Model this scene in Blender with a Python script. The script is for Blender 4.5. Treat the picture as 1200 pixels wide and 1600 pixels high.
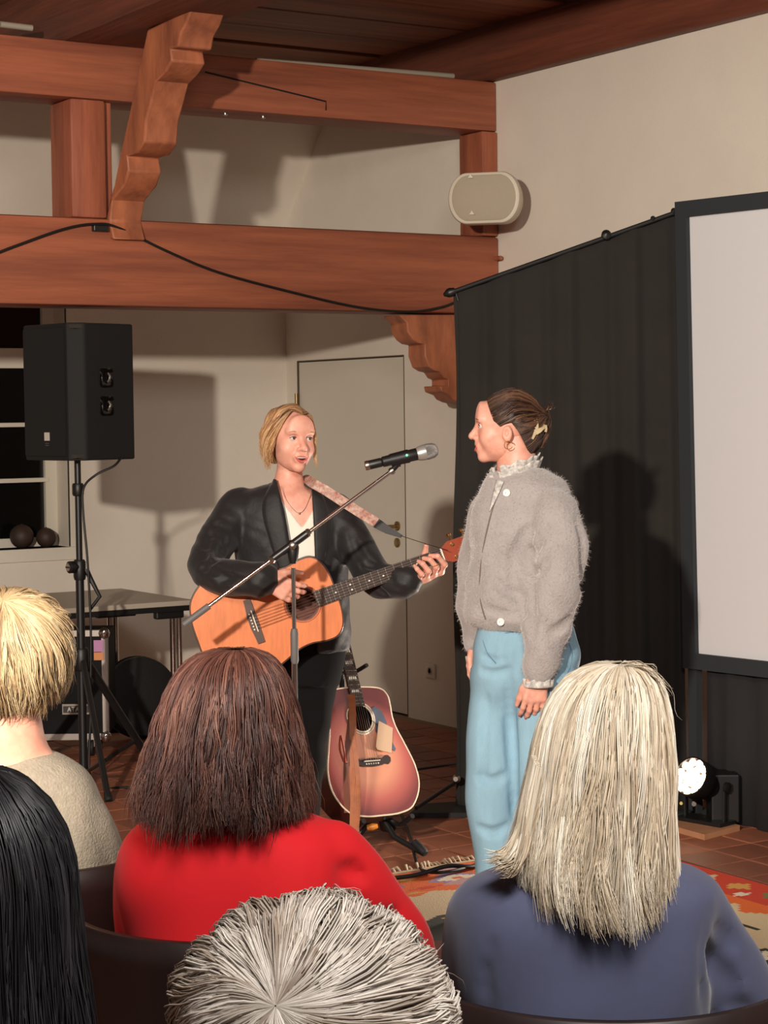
import bpy, bmesh, math, random
import numpy as np
from mathutils import Vector, Matrix
from mathutils.geometry import tessellate_polygon
R_ = math.radians
SC = bpy.context.scene
COL = SC.collection
for o_ in list(bpy.data.objects):
    bpy.data.objects.remove(o_)

# ------------------------------------------------------------------ camera
HEAD = R_(32.5)          # the camera looks 32.5 deg clockwise of the room's +Y axis
FPX = 3100.0             # focal length in pixels of the 1200 x 1600 frame
CAMZ = 1.63
cam_d = bpy.data.cameras.new('camera')
cam = bpy.data.objects.new('camera', cam_d)
COL.objects.link(cam)
cam_d.sensor_fit = 'VERTICAL'
cam_d.sensor_height = 24.0
cam_d.lens = FPX / 1600.0 * 24.0
cam_d.clip_start = 0.05
CAMROT = (Matrix.Rotation(-HEAD, 3, 'Z') @ Matrix.Rotation(R_(90 - 2.84), 3, 'X') @ Matrix.Rotation(-0.0125, 3, 'Z'))
cam.matrix_world = Matrix.Translation((0, 0, CAMZ)) @ CAMROT.to_4x4()
SC.camera = cam

# ------------------------------------------------------------------ light and exposure
W = bpy.data.worlds.new('room_ambience')
SC.world = W
W.use_nodes = True
W.node_tree.nodes['Background'].inputs[0].default_value = (1.0, 0.84, 0.70, 1)
W.node_tree.nodes['Background'].inputs[1].default_value = 0.16


def lamp(name, kind, loc, energy, color, target=None, **kw):
    l = bpy.data.lights.new(name, kind)
    l.energy = energy
    l.color = color
    for k, v in kw.items():
        setattr(l, k, v)
    o = bpy.data.objects.new(name, l)
    COL.objects.link(o)
    o.location = loc
    if target is not None:
        o.rotation_euler = (Vector(target) - Vector(loc)).to_track_quat('-Z', 'Y').to_euler()
    return o


# stage spotlight on a stand at the side of the audience, left of the photographer
lamp('stage_spotlight', 'SPOT', (-1.4, 0.85, 2.65), 2100, (1.0, 0.88, 0.755), (4.6, 8.0, 2.05),
     spot_size=R_(56), spot_blend=0.42, shadow_soft_size=0.09)
# house lamp over the audience
lamp('house_lamp', 'AREA', (1.0, 0.5, 3.35), 165, (1.0, 0.95, 0.90), (1.5, 2.3, 1.0), size=1.0)
SC.view_settings.view_transform = 'Standard'
SC.view_settings.look = 'None'
SC.view_settings.exposure = 0.0
SC.view_settings.gamma = 1.0
SC.view_settings.use_curve_mapping = False

# ------------------------------------------------------------------ pixel helpers (measurements from the photograph -> metres)
CM = np.array(CAMROT)
FW = np.array([math.sin(HEAD), math.cos(HEAD), 0.0])
RT = np.array([math.cos(HEAD), -math.sin(HEAD), 0.0])
C0 = np.array([0, 0, CAMZ])


def ray(px, py):
    return CM @ np.array([(px - 600) / FPX, -(py - 800) / FPX, -1.0])


def atD(px, py, d):                       # world point at forward distance d
    r = ray(px, py)
    return C0 + r * (d / (r @ FW))


def atPlane(px, py, axis, val):           # world point on the plane axis = val
    r = ray(px, py)
    return C0 + r * ((val - C0[axis]) / r[axis])


class Frame:
    """A stand-point on the floor; local x = to the right of the view, y = away, z = up."""
    def __init__(s, px, d):
        p = atD(px, 800, d)
        s.loc = np.array([p[0], p[1], 0.0])
        s.d = d
        s.m = d / FPX                     # metres per pixel

    def L(s, px, py, dy=0.0):
        w = atD(px, py, s.d + dy) - s.loc
        return np.array([w @ RT, w @ FW, w[2]])


# ------------------------------------------------------------------ materials
def lin(c):
    return tuple((((v / 255) / 12.92) if v / 255 <= 0.04045 else (((v / 255) + 0.055) / 1.055) ** 2.4) for v in c[:3])


MATS = {}


def mat(name, col, rough=0.6, metal=0.0, var=0.0, vscale=8.0, col2=None, bump=0.0, bscale=60.0, stretch=(1, 1, 1),
        spec=0.5, attr=None, emis=None, emis_s=0.0, sheen=0.0, coat=0.0, sss=0.0, trans=0.0, coords='Object'):
    if name in MATS:
        return MATS[name]
    m = bpy.data.materials.new(name)
    m.use_nodes = True
    nt = m.node_tree
    b = nt.nodes['Principled BSDF']
    c = lin(col)
    b.inputs['Base Color'].default_value = (*c, 1)
    b.inputs['Roughness'].default_value = rough
    b.inputs['Metallic'].default_value = metal
    b.inputs['Specular IOR Level'].default_value = spec
    if sheen:
        b.inputs['Sheen Weight'].default_value = sheen
        b.inputs['Sheen Roughness'].default_value = 0.5
    if coat:
        b.inputs['Coat Weight'].default_value = coat
        b.inputs['Coat Roughness'].default_value = 0.15
    if sss:
        b.inputs['Subsurface Weight'].default_value = sss
        b.inputs['Subsurface Radius'].default_value = (0.012, 0.005, 0.003)
    if trans:
        b.inputs['Transmission Weight'].default_value = trans
    if emis:
        b.inputs['Emission Color'].default_value = (*lin(emis), 1)
        b.inputs['Emission Strength'].default_value = emis_s
    N, Lk = nt.nodes, nt.links
    if var or bump:
        tc = N.new('ShaderNodeTexCoord')
        mp = N.new('ShaderNodeMapping')
        mp.inputs['Scale'].default_value = stretch
        Lk.new(tc.outputs[coords], mp.inputs[0])
    if var:
        nz = N.new('ShaderNodeTexNoise')
        nz.inputs['Scale'].default_value = vscale
        nz.inputs['Detail'].default_value = 6
        nz.inputs['Roughness'].default_value = 0.65
        Lk.new(mp.outputs[0], nz.inputs['Vector'])
        cr = N.new('ShaderNodeValToRGB')
        c2 = lin(col2) if col2 else tuple(v * (1 - var) for v in c)
        cr.color_ramp.elements[0].position = 0.32
        cr.color_ramp.elements[1].position = 0.68
        cr.color_ramp.elements[0].color = (*c2, 1)
        cr.color_ramp.elements[1].color = (*c, 1)
        Lk.new(nz.outputs[0], cr.inputs[0])
        Lk.new(cr.outputs[0], b.inputs['Base Color'])
    if attr:
        at = N.new('ShaderNodeAttribute')
        at.attribute_name = attr
        Lk.new(at.outputs['Color'], b.inputs['Base Color'])
    if bump:
        n2 = N.new('ShaderNodeTexNoise')
        n2.inputs['Scale'].default_value = bscale
        n2.inputs['Detail'].default_value = 5
        Lk.new(mp.outputs[0], n2.inputs['Vector'])
        bp = N.new('ShaderNodeBump')
        bp.inputs['Strength'].default_value = min(1.0, bump)
        bp.inputs['Distance'].default_value = 0.01
        Lk.new(n2.outputs[0], bp.inputs['Height'])
        Lk.new(bp.outputs[0], b.inputs['Normal'])
    MATS[name] = m
    return m


# ------------------------------------------------------------------ object helpers
def mesh(name, v, f, m, parent=None, smooth=False, col=None):
    me = bpy.data.meshes.new(name)
    if isinstance(v, np.ndarray) and isinstance(f, np.ndarray):
        nv, nf, k = len(v), len(f), f.shape[1]
        me.vertices.add(nv)
        me.vertices.foreach_set('co', np.ascontiguousarray(v, np.float32).ravel())
        me.loops.add(nf * k)
        me.loops.foreach_set('vertex_index', np.ascontiguousarray(f, np.int32).ravel())
        me.polygons.add(nf)
        me.polygons.foreach_set('loop_start', np.arange(0, nf * k, k, dtype=np.int32))
        me.update(calc_edges=True)
        me.validate()
    else:
        me.from_pydata([tuple(p) for p in v], [], [tuple(q) for q in f])
        me.update()
    if smooth:
        me.polygons.foreach_set('use_smooth', [True] * len(me.polygons))
    if col is not None:
        a = me.color_attributes.new('col', 'FLOAT_COLOR', 'POINT')
        a.data.foreach_set('color', np.ascontiguousarray(np.c_[col, np.ones(len(col))], np.float32).ravel())
    if m is not None:
        for q in (m if isinstance(m, (list, tuple)) else [m]):
            me.materials.append(q)
    o = bpy.data.objects.new(name, me)
    COL.objects.link(o)
    if parent is not None:
        o.parent = parent
    return o


def tag(o, label=None, cat=None, group=None, kind=None):
    if label:
        o['label'] = label
    if cat:
        o['category'] = cat
    if group:
        o['group'] = group
    if kind:
        o['kind'] = kind
    return o


def empty(name, loc, rz=0.0, label=None, cat=None, group=None, kind=None):
    o = bpy.data.objects.new(name, None)
    COL.objects.link(o)
    o.location = loc
    o.rotation_euler = (0, 0, rz)
    o.empty_display_size = 0.1
    return tag(o, label, cat, group, kind)


def frame_thing(name, fr, label, cat, group=None):
    return empty(name, fr.loc, -HEAD, label, cat, group)


class MB:
    """collects geometry for ONE mesh"""
    def __init__(s):
        s.v, s.f = [], []

    def add(s, v, f):
        n = len(s.v)
        s.v += [tuple(map(float, p)) for p in v]
        s.f += [tuple(i + n for i in q) for q in f]
        return s

    def box(s, a, b, bev=0.0):
        a, b = np.minimum(a, b), np.maximum(a, b)
        if bev <= 0:
            v = [(x, y, z) for x in (a[0], b[0]) for y in (a[1], b[1]) for z in (a[2], b[2])]
            return s.add(v, [(0, 1, 3, 2), (4, 6, 7, 5), (0, 4, 5, 1), (2, 3, 7, 6), (0, 2, 6, 4), (1, 5, 7, 3)])
        bm = bmesh.new()
        bmesh.ops.create_cube(bm, size=1)
        for q in bm.verts:
            q.co = Vector(((a[i] + b[i]) / 2 + q.co[i] * (b[i] - a[i])) for i in range(3))
        bmesh.ops.bevel(bm, geom=bm.edges[:] + bm.verts[:], offset=bev, segments=2, affect='EDGES', profile=0.5)
        s.bm(bm)
        return s

    def bm(s, bm):
        bm.verts.index_update()
        s.add([q.co for q in bm.verts], [[q.index for q in f.verts] for f in bm.faces])
        bm.free()
        return s

    def obox(s, c, ax, ay, az, hx, hy, hz):
        c, ax, ay, az = (np.asarray(t, float) for t in (c, ax, ay, az))
        v = [c + i * hx * ax + j * hy * ay + k * hz * az for i in (-1, 1) for j in (-1, 1) for k in (-1, 1)]
        return s.add(v, [(0, 1, 3, 2), (4, 6, 7, 5), (0, 4, 5, 1), (2, 3, 7, 6), (0, 2, 6, 4), (1, 5, 7, 3)])

    def tube(s, pts, r, n=10, cap=True, flat=1.0, up=None):
        P = [np.asarray(p, float) for p in pts]
        rs = r if hasattr(r, '__len__') else [r] * len(P)
        rings = []
        prev = None
        for i, p in enumerate(P):
            t = P[min(i + 1, len(P) - 1)] - P[max(i - 1, 0)]
            t = t / (np.linalg.norm(t) + 1e-12)
            if up is not None:
                a = np.asarray(up, float)
            elif prev is not None:
                a = prev
            else:
                a = np.array([0, 0, 1.0]) if abs(t[2]) < 0.9 else np.array([1.0, 0, 0])
            a = a - t * (a @ t)
            a /= np.linalg.norm(a) + 1e-12
            prev = a
            b = np.cross(t, a)
            rings.append([p + rs[i] * (math.cos(q) * a * flat + math.sin(q) * b) for q in [2 * math.pi * k / n for k in range(n)]])
        v = [q for rg in rings for q in rg]
        f = [(i * n + k, i * n + (k + 1) % n, (i + 1) * n + (k + 1) % n, (i + 1) * n + k) for i in range(len(P) - 1) for k in range(n)]
        if cap:
            f += [tuple(range(n))[::-1], tuple((len(P) - 1) * n + k for k in range(n))]
        return s.add(v, f)

    def lathe(s, prof, c=(0, 0, 0), ax=(0, 0, 1), n=24):
        ax = np.asarray(ax, float)
        ax /= np.linalg.norm(ax)
        c = np.asarray(c, float)
        pts = [c + ax * h for (_, h) in prof]
        a = np.array([0, 0, 1.0]) if abs(ax[2]) < 0.9 else np.array([1.0, 0, 0])
        a = a - ax * (a @ ax)
        a /= np.linalg.norm(a)
        b = np.cross(ax, a)
        v = [pts[i] + prof[i][0] * (math.cos(q) * a + math.sin(q) * b) for i in range(len(prof)) for q in [2 * math.pi * k / n for k in range(n)]]
        f = [(i * n + k, i * n + (k + 1) % n, (i + 1) * n + (k + 1) % n, (i + 1) * n + k) for i in range(len(prof) - 1) for k in range(n)]
        f += [tuple(range(n))[::-1], tuple((len(prof) - 1) * n + k for k in range(n))]
        return s.add(v, f)

    def prism(s, poly, ext):
        """poly: list of 3-D points in a plane, extruded by vector ext"""
        P = [np.asarray(p, float) for p in poly]
        n = len(P)
        e = np.asarray(ext, float)
        tri = tessellate_polygon([[Vector(p) for p in P]])
        f = [(k, (k + 1) % n, n + (k + 1) % n, n + k) for k in range(n)]
        f += [tuple(t) for t in tri] + [tuple(n + q for q in t[::-1]) for t in tri]
        return s.add(P + [p + e for p in P], f)

    def build(s, name, m, parent=None, smooth=False, angle=None):
        o = mesh(name, s.v, s.f, m, parent)
        bm = bmesh.new()
        bm.from_mesh(o.data)
        bmesh.ops.recalc_face_normals(bm, faces=bm.faces[:])
        bm.to_mesh(o.data)
        bm.free()
        if smooth:
            me = o.data
            me.polygons.foreach_set('use_smooth', [True] * len(me.polygons))
            try:
                me.set_sharp_from_angle(angle=R_(angle or 40))
            except Exception:
                pass
        return o


def spline(pts, n=8, closed=False):
    P = [np.asarray(p, float) for p in pts]
    out = []
    m = len(P)
    rng = range(m if closed else m - 1)
    for i in rng:
        if closed:
            p0, p1, p2, p3 = P[(i - 1) % m], P[i], P[(i + 1) % m], P[(i + 2) % m]
        else:
            p0, p1, p2, p3 = P[max(i - 1, 0)], P[i], P[i + 1], P[min(i + 2, m - 1)]
        for k in range(n):
            t = k / n
            out.append(0.5 * ((2 * p1) + (-p0 + p2) * t + (2 * p0 - 5 * p1 + 4 * p2 - p3) * t * t + (-p0 + 3 * p1 - 3 * p2 + p3) * t ** 3))
    if not closed:
        out.append(P[-1])
    return out


def cable(name, pts, r, m, parent=None, label=None, cat='cable', n=10):
    o = MB().tube(spline(pts, n), r, 8).build(name, m, parent, True)
    return tag(o, label, cat) if label else o

# ================================================================== THE ROOM
XW, YB = 5.8, 10.15          # plane of the right-hand wall, plane of the back wall
ZC = 3.52                    # underside of the ceiling boards
M_WALL = mat('wall_plaster', (226, 217, 203), 0.9, var=0.05, vscale=3, bump=0.12, bscale=90)
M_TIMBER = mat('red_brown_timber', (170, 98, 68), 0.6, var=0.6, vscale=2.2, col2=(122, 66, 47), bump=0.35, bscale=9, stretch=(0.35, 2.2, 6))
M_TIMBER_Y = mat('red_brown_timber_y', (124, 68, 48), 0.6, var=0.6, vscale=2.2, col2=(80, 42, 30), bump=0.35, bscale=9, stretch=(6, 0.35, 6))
M_TIMBER_Z = mat('red_brown_timber_z', (172, 98, 68), 0.6, var=0.5, vscale=2.2, col2=(128, 68, 48), bump=0.3, bscale=9, stretch=(5, 5, 0.5))
M_CARVED = mat('carved_orange_timber', (184, 112, 76), 0.55, var=0.55, vscale=3.0, col2=(132, 76, 53), bump=0.3, bscale=9, stretch=(3, 3, 0.8))
M_PLANK = mat('ceiling_board_wood', (150, 88, 56), 0.6, var=0.5, vscale=2.5, col2=(100, 56, 36), bump=0.3, bscale=10, stretch=(0.3, 4, 4))
M_BLACKGAP = mat('dark_gap', (14, 11, 9), 0.9)
M_GROUT = mat('tile_grout', (150, 122, 100), 0.9, var=0.2, vscale=20)
M_TILE = mat('terracotta_tile', (160, 96, 68), 0.6, var=0.3, vscale=5, bump=0.15, bscale=30)
M_TILE2 = mat('terracotta_tile_dark', (138, 82, 59), 0.6, var=0.3, vscale=5, bump=0.15, bscale=30)
M_WHITEPAINT = mat('white_paint', (222, 216, 200), 0.5)
M_DOOR = mat('door_paint', (214, 207, 192), 0.55, var=0.03, vscale=3)
M_STEEL = mat('brushed_steel', (176, 170, 160), 0.3, metal=1.0)
M_CHROME = mat('chrome', (214, 210, 206), 0.12, metal=1.0)
M_BRASS = mat('aged_brass', (150, 126, 86), 0.35, metal=0.9)
M_BLACK = mat('black_plastic', (20, 19, 19), 0.45)
M_BLACKM = mat('black_coated_metal', (22, 22, 23), 0.38, spec=0.6)
M_RUBBER = mat('black_rubber', (16, 16, 16), 0.7)
M_NIGHT = mat('night_glass', (10, 12, 12), 0.08, spec=0.6)
M_CREAMP = mat('cream_plastic', (206, 196, 176), 0.5)

# floor: a grout bed, terracotta tiles laid on it where the stage floor is in view
fl = tag(MB().box((-3.5, -2.0, -0.08), (XW + 0.3, YB + 0.3, -0.004)).build('floor', M_GROUT), kind='structure')
tile_me = MB().box((-0.096, -0.096, -0.010), (0.096, 0.096, 0.0), 0.003).build('tile', M_TILE, fl)
T0 = tile_me.data
T1 = T0.copy()
T1.materials.clear()
T1.materials.append(M_TILE2)
cand = []
for i in range(-20, 33):
    for j in range(-12, 54):
        x, y = 4.32 + 0.2 * (i - 21), 6.30 + 0.2 * (j - 31)
        x += 0.1; y += 0.1
        if x > XW - 0.05 or y > YB - 0.05 or x < -3.3 or y < -1.9:
            continue
        v = CM.T @ (np.array([x, y, 0]) - C0)
        d = -v[2]
        if d < 2:
            continue
        px, py = 600 + FPX * v[0] / d, 800 - FPX * v[1] / d
        if 180 < px < 1240 and 1120 < py < 1420:
            cand.append((x, y, px, py))
rnd = random.Random(3)
# the tiles one can see: between the guitar stand, the rug and the curtain first, then the dark floor behind
def see(c):
    x, y, px, py = c
    return abs(px - 640) * 0.6 + abs(py - 1310) * 0.5
cand.sort(key=see)
first = True
keep = set()
for x, y, px, py in cand[:296]:
    keep.add((round(x, 2), round(y, 2)))
    if first:
        t = tile_me
        first = False
    else:
        t = bpy.data.objects.new('tile', T1 if rnd.random() < 0.45 else T0)
        COL.objects.link(t)
        t.parent = fl
    t.location = (x, y, rnd.uniform(-0.0012, 0.0008))
    t.rotation_euler = (0, 0, R_(90 * rnd.randrange(4)))
v, f = [], []
rest = MB()
for i in range(-20, 33):
    for j in range(-12, 54):
        x, y = 4.42 + 0.2 * (i - 21), 6.40 + 0.2 * (j - 31)
        if x > XW - 0.02 or y > YB - 0.02 or x < -3.4 or y < -1.9 or (round(x, 2), round(y, 2)) in keep:
            continue
        rest.box((x - .096, y - .096, -0.012), (x + .096, y + .096, rnd.uniform(-0.0012, 0.0008)))
ro = rest.build('tile_field', M_TILE, fl)
ro['kind'] = 'stuff'

# back wall with the window opening
WX0, WX1 = 3.25, float(atPlane(109, 800, 1, YB)[0])
WZ0, WZ1 = float(atPlane(40, 858, 1, YB)[2]), 2.32
wb = MB()
wb.box((-3.5, YB, -0.05), (WX0, YB + 0.3, 2.72))
wb.box((WX1, YB, -0.05), (XW + 0.3, YB + 0.3, 2.72))
wb.box((WX0, YB, -0.05), (WX1, YB + 0.3, WZ0))
wb.box((WX0, YB, WZ1), (WX1, YB + 0.3, 2.72))
wb.prism([(-3.5, YB, 2.72), (-3.5, YB + .3, 2.72), (-3.5, YB - .45, 3.62), (-3.5, YB - .75, 3.62)], (XW + 3.5, 0, 0))   # roof slope
tag(wb.build('wall_back', M_WALL), kind='structure')
DY0, DY1 = float(atPlane(634, 800, 0, XW)[1]), float(atPlane(468, 800, 0, XW)[1])
DZ = 1.94
wr = MB()
wr.box((XW, -2.0, -0.05), (XW + 0.3, DY0, 3.62))
wr.box((XW, DY1, -0.05), (XW + 0.3, YB, 3.62))
wr.box((XW, DY0, DZ), (XW + 0.3, DY1, 3.62))
wr.box((XW + 0.08, DY0, -0.05), (XW + 0.3, DY1, DZ))
tag(wr.build('wall_right', M_WALL), kind='structure')

# flush door in the right-hand wall
dr = tag(MB().box((XW + 0.006, DY0 + 0.008, 0.008), (XW + 0.05, DY1 - 0.008, DZ - 0.008), 0.002).build('door_1', M_DOOR), kind='structure')
fr_ = MB()
for a, b in (((XW - .002, DY0 - .002, 0), (XW + .08, DY0 + .004, DZ)), ((XW - .002, DY1 - .004, 0), (XW + .08, DY1 + .002, DZ)), ((XW - .002, DY0, DZ - .004), (XW + .08, DY1, DZ + .002))):
    fr_.box(a, b)
fr_.build('door_seal', mat('door_gap_brown', (92, 78, 58), 0.7), dr)
hz = float(atPlane(469, 628, 0, XW)[2])
MB().tube([(XW - .012, DY1 - .004, hz - .07), (XW - .012, DY1 - .004, hz + .05)], .010, 10).build('hinge', M_BRASS, dr, True)
for z_ in (0.25,):
    MB().tube([(XW - .012, DY1 - .004, z_ - .06), (XW - .012, DY1 - .004, z_ + .06)], .010, 10).build('hinge', M_BRASS, dr, True)
hp = atPlane(620, 822, 0, XW)
MB().lathe([(0.026, 0), (0.026, .008), (0.022, .010)], (XW + .006, hp[1], hp[2]), (-1, 0, 0), 20).build('handle_rosette', M_BRASS, dr, True)
MB().tube(spline([(XW, hp[1], hp[2]), (XW - .045, hp[1], hp[2]), (XW - .055, hp[1] + .02, hp[2]), (XW - .055, hp[1] + .12, hp[2])], 5), .009, 10).build('door_handle', M_BRASS, dr, True)
kp = atPlane(620, 848, 0, XW)
MB().lathe([(0.026, 0), (0.026, .008), (0.022, .010)], (XW + .006, kp[1], kp[2]), (-1, 0, 0), 20).build('lock_rosette', M_BRASS, dr, True)
sp = atPlane(675, 1048, 0, XW)
so = tag(MB().box((XW - .014, sp[1] - .04, sp[2] - .04), (XW - .001, sp[1] + .04, sp[2] + .04), .004).build('wall_socket', mat('socket_plastic', (214, 204, 188), .4), None, True), 'square white wall socket low beside the door', 'socket')
MB().lathe([(0.020, 0), (0.020, .004), (0.014, .004), (0.014, -.002)], (XW - .014, sp[1], sp[2]), (-1, 0, 0), 18).build('socket_well', mat('socket_well_grey', (176, 166, 152), .5), so)

# casement window, night outside
win = empty('window_1', (0, 0, 0), 0, kind='structure')
yg = YB + 0.20
px_in = 74
fxr = float(atPlane(px_in, 800, 1, yg)[0])           # right edge of the glass
wf = MB()
wf.box((WX0, YB + .02, WZ0 - .035), (WX1, YB + .30, WZ0), .004)
wf.build('window_sill', M_WHITEPAINT, win)
wf = MB()
wf.box((WX0, YB - .012, WZ0 - .07), (WX1 + .05, YB + .02, WZ0 - .0), .003)
wf.box((WX1, YB - .012, WZ0), (WX1 + .05, YB + .02, WZ1 + .05), .003)
wf.build('window_surround', M_WHITEPAINT, win)
sash = MB()
sash.box((fxr - .02, yg - .03, WZ0), (WX1, yg + .03, WZ1))
sash.box((WX0, yg - .03, WZ0), (fxr, yg + .03, WZ0 + .05))
ztr = [float(atPlane(16, q, 1, yg)[2]) for q in (560, 664, 751)]
for z_, h_ in zip(ztr, (.055, .012, .012)):
    sash.box((WX0, yg - .035, z_ - h_), (fxr, yg + .03, z_ + h_), .003)
sash.build('window_frame', M_WHITEPAINT, win)
zz = [WZ0 + .05] + ztr[::-1] + [WZ1]
for a, b in zip(zz[:-1], zz[1:]):
    MB().box((WX0, yg - .003, a), (fxr, yg + .003, b)).build('pane', M_NIGHT, win)

# ceiling: boards along X, on their carrying boards
ce = tag(MB().box((-3.5, -2.0, ZC + 0.05), (XW + .3, YB + .3, ZC + 0.15)).build('ceiling', M_BLACKGAP), kind='structure')
y = 3.0
k = 0
bw = [.40, .36, .44, .38, .42]
while y < 10.0:
    w_ = bw[k % 5]
    MB().box((-3.4, y, ZC + rnd.uniform(0, .012)), (XW, y + w_ - (.05 if k % 4 == 2 else .012), ZC + .055), .004).build('ceiling_board', M_PLANK, ce)
    y += w_
    k += 1

# heavy timbers
YT = 8.005
def beam(name, a, b, m, label, bev=.012):
    o = MB().box(a, b, bev).build(name, m, None, True, 30)
    return tag(o, label, 'beam', kind='structure')
beam('timber_beam', (-3.3, YT, 2.115), (XW - .005, YT + .26, 2.497), M_TIMBER, 'thick red-brown timber tie beam with knots and a black cable draped along it', .018)
beam('timber_beam', (-3.3, YT + .01, 3.012), (XW - .005, YT + .25, 3.256), M_TIMBER, 'upper red-brown timber beam under the ceiling boards, with a long scarf joint')
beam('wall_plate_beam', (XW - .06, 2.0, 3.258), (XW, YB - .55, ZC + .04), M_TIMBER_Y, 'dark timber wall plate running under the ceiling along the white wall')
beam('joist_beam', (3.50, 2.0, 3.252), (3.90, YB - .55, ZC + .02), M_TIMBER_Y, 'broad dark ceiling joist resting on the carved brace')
o = MB().box((XW - .10, YT + .005, 0), (XW - .004, YT + .205, 2.114), .010).box((XW - .10, YT + .005, 2.498), (XW - .004, YT + .205, 3.011), .010).build('timber_post', M_TIMBER_Z, None, True, 30)
tag(o, 'red-brown timber corner post against the white wall behind the oval speaker', 'post', kind='structure')
PX0 = float(atPlane(113, 250, 1, YT)[0]); PX1 = float(atPlane(168, 250, 1, YT)[0])
o = MB().box((PX0, YT + .012, 2.498), (PX1, YT + .24, 3.011), .012).build('timber_post', M_TIMBER_Z, None, True, 30)
tag(o, 'short worn timber post between the two beams beside the carved brace', 'post', kind='structure')
MB().box((PX1, YT + .06, 2.498), (PX1 + .05, YT + .2, 3.011), .006).build('post_strip', M_TIMBER_Z, o)
# scarf joint line on the upper beam
a = atPlane(322, 112, 1, YT); b = atPlane(511, 158, 1, YT); c = atPlane(511, 172, 1, YT)
MB().tube([(a[0], YT + .010, a[2]), (b[0], YT + .010, b[2]), (c[0], YT + .010, c[2])], .004, 6).build('scarf_joint', M_BLACKGAP, bpy.data.objects['timber_beam.001'])
for q in (352, 411):
    p = atPlane(q, 175, 1, YT + .1)
    MB().lathe([(.014, 0), (.014, .008), (.006, .012)], (p[0], YT + .1, 3.012), (0, 0, -1), 12).build('bolt', M_STEEL, bpy.data.objects['timber_beam.001'], True)
# pale conduit lying on the upper beam
o = MB().tube([atPlane(400, 95, 1, YT + .03), atPlane(708, 119, 1, YT + .03)], .014, 10).build('conduit', mat('conduit_grey', (150, 142, 126), .6), None, True)
tag(o, 'pale grey conduit pipe lying on the upper beam', 'pipe')
o2 = MB().tube([atPlane(0, 38, 1, YT + .03), atPlane(50, 44, 1, YT + .03)], .014, 10).build('conduit', mat('conduit_grey', (150, 142, 126), .6), None, True)
tag(o2, 'short pale conduit end on the upper beam above the left post', 'pipe')

# carved brace from the tie beam out to the joist
XA, XB = 3.694, 3.850
left = [(177, 374), (171, 345), (178, 290), (190, 230), (212, 130), (230, 46)]
sil = [(352, 20), (345, 40), (335, 58), (331, 79), (318, 81), (321, 100), (312, 115), (296, 131), (289, 158), (280, 190), (277, 225), (266, 242), (249, 247),
       (252, 270), (246, 290), (226, 315), (219, 332), (212, 372)]
poly = [atPlane(q[0], q[1], 0, XA) for q in left[1:]] + [atPlane(q[0], q[1], 0, XB) for q in sil]
poly = [(XA, p[1], p[2]) for p in poly]
bl = atPlane(177, 374, 0, XA); poly.append((XA, bl[1], bl[2]))
o = MB().prism(poly, (XB - XA, 0, 0)).build('carved_brace', M_CARVED, None, True, 35)
bv = o.modifiers.new('edge', 'BEVEL'); bv.width = .008; bv.segments = 2; bv.limit_method = 'ANGLE'; bv.angle_limit = R_(40)
tag(o, 'scalloped orange-brown wooden brace rising from the tie beam to the ceiling', 'brace')
# scalloped bracket under the beam at the corner post
sil = [(624, 492), (636, 505), (637, 518), (645, 530), (653, 536), (664, 538), (664, 556), (670, 573), (679, 579), (688, 581), (694, 590), (701, 593), (701, 603), (688, 603),
       (690, 612), (703, 617), (708, 624), (717, 628)]
pl = [atPlane(q[0], q[1], 1, YT + .04) for q in sil]
pl = [(p[0], YT + .04, min(p[2], 2.1145)) for p in pl]
pl += [(XW - .102, YT + .04, pl[-1][2] - .02), (XW - .102, YT + .04, 2.1145)]
o = MB().prism(pl, (0, .15, 0)).build('carved_bracket', M_CARVED, None, True, 35)
bv = o.modifiers.new('edge', 'BEVEL'); bv.width = .006; bv.segments = 2; bv.limit_method = 'ANGLE'; bv.angle_limit = R_(40)
tag(o, 'scalloped wooden bracket under the tie beam beside the black curtain', 'bracket')
# peg on the post
p = atPlane(783, 405, 1, YT + .02)
tag(MB().tube([(XW - .03, YT + .02 - .0, p[2]), (XW - .03, YT - .05, p[2])], .011, 10).build('wooden_peg', M_CARVED, None, True), 'small round wooden peg sticking out of the corner post', 'peg')
# cable draped over the tie beam
M_CABLE = mat('black_cable', (18, 15, 14), 0.55)
cp = [(-420, 470), (-250, 452), (-120, 432), (-30, 405), (20, 386), (100, 358), (150, 350), (185, 356), (260, 392), (340, 425), (450, 455), (560, 480), (640, 487), (690, 480), (716, 470)]
cable('beam_cable', [atPlane(q[0], q[1], 1, YT - .012) for q in cp], .006, M_CABLE, None, 'black cable draped along the front of the tie beam')
o = MB()
p = atPlane(154, 355, 1, YT)
tag(MB().box((p[0] - .035, YT - .03, p[2] - .02), (p[0] + .035, YT - .001, p[2] + .006), .004).build('cable_hook', M_BLACKM), 'small dark hook on the tie beam holding up the cable', 'hook')

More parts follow.
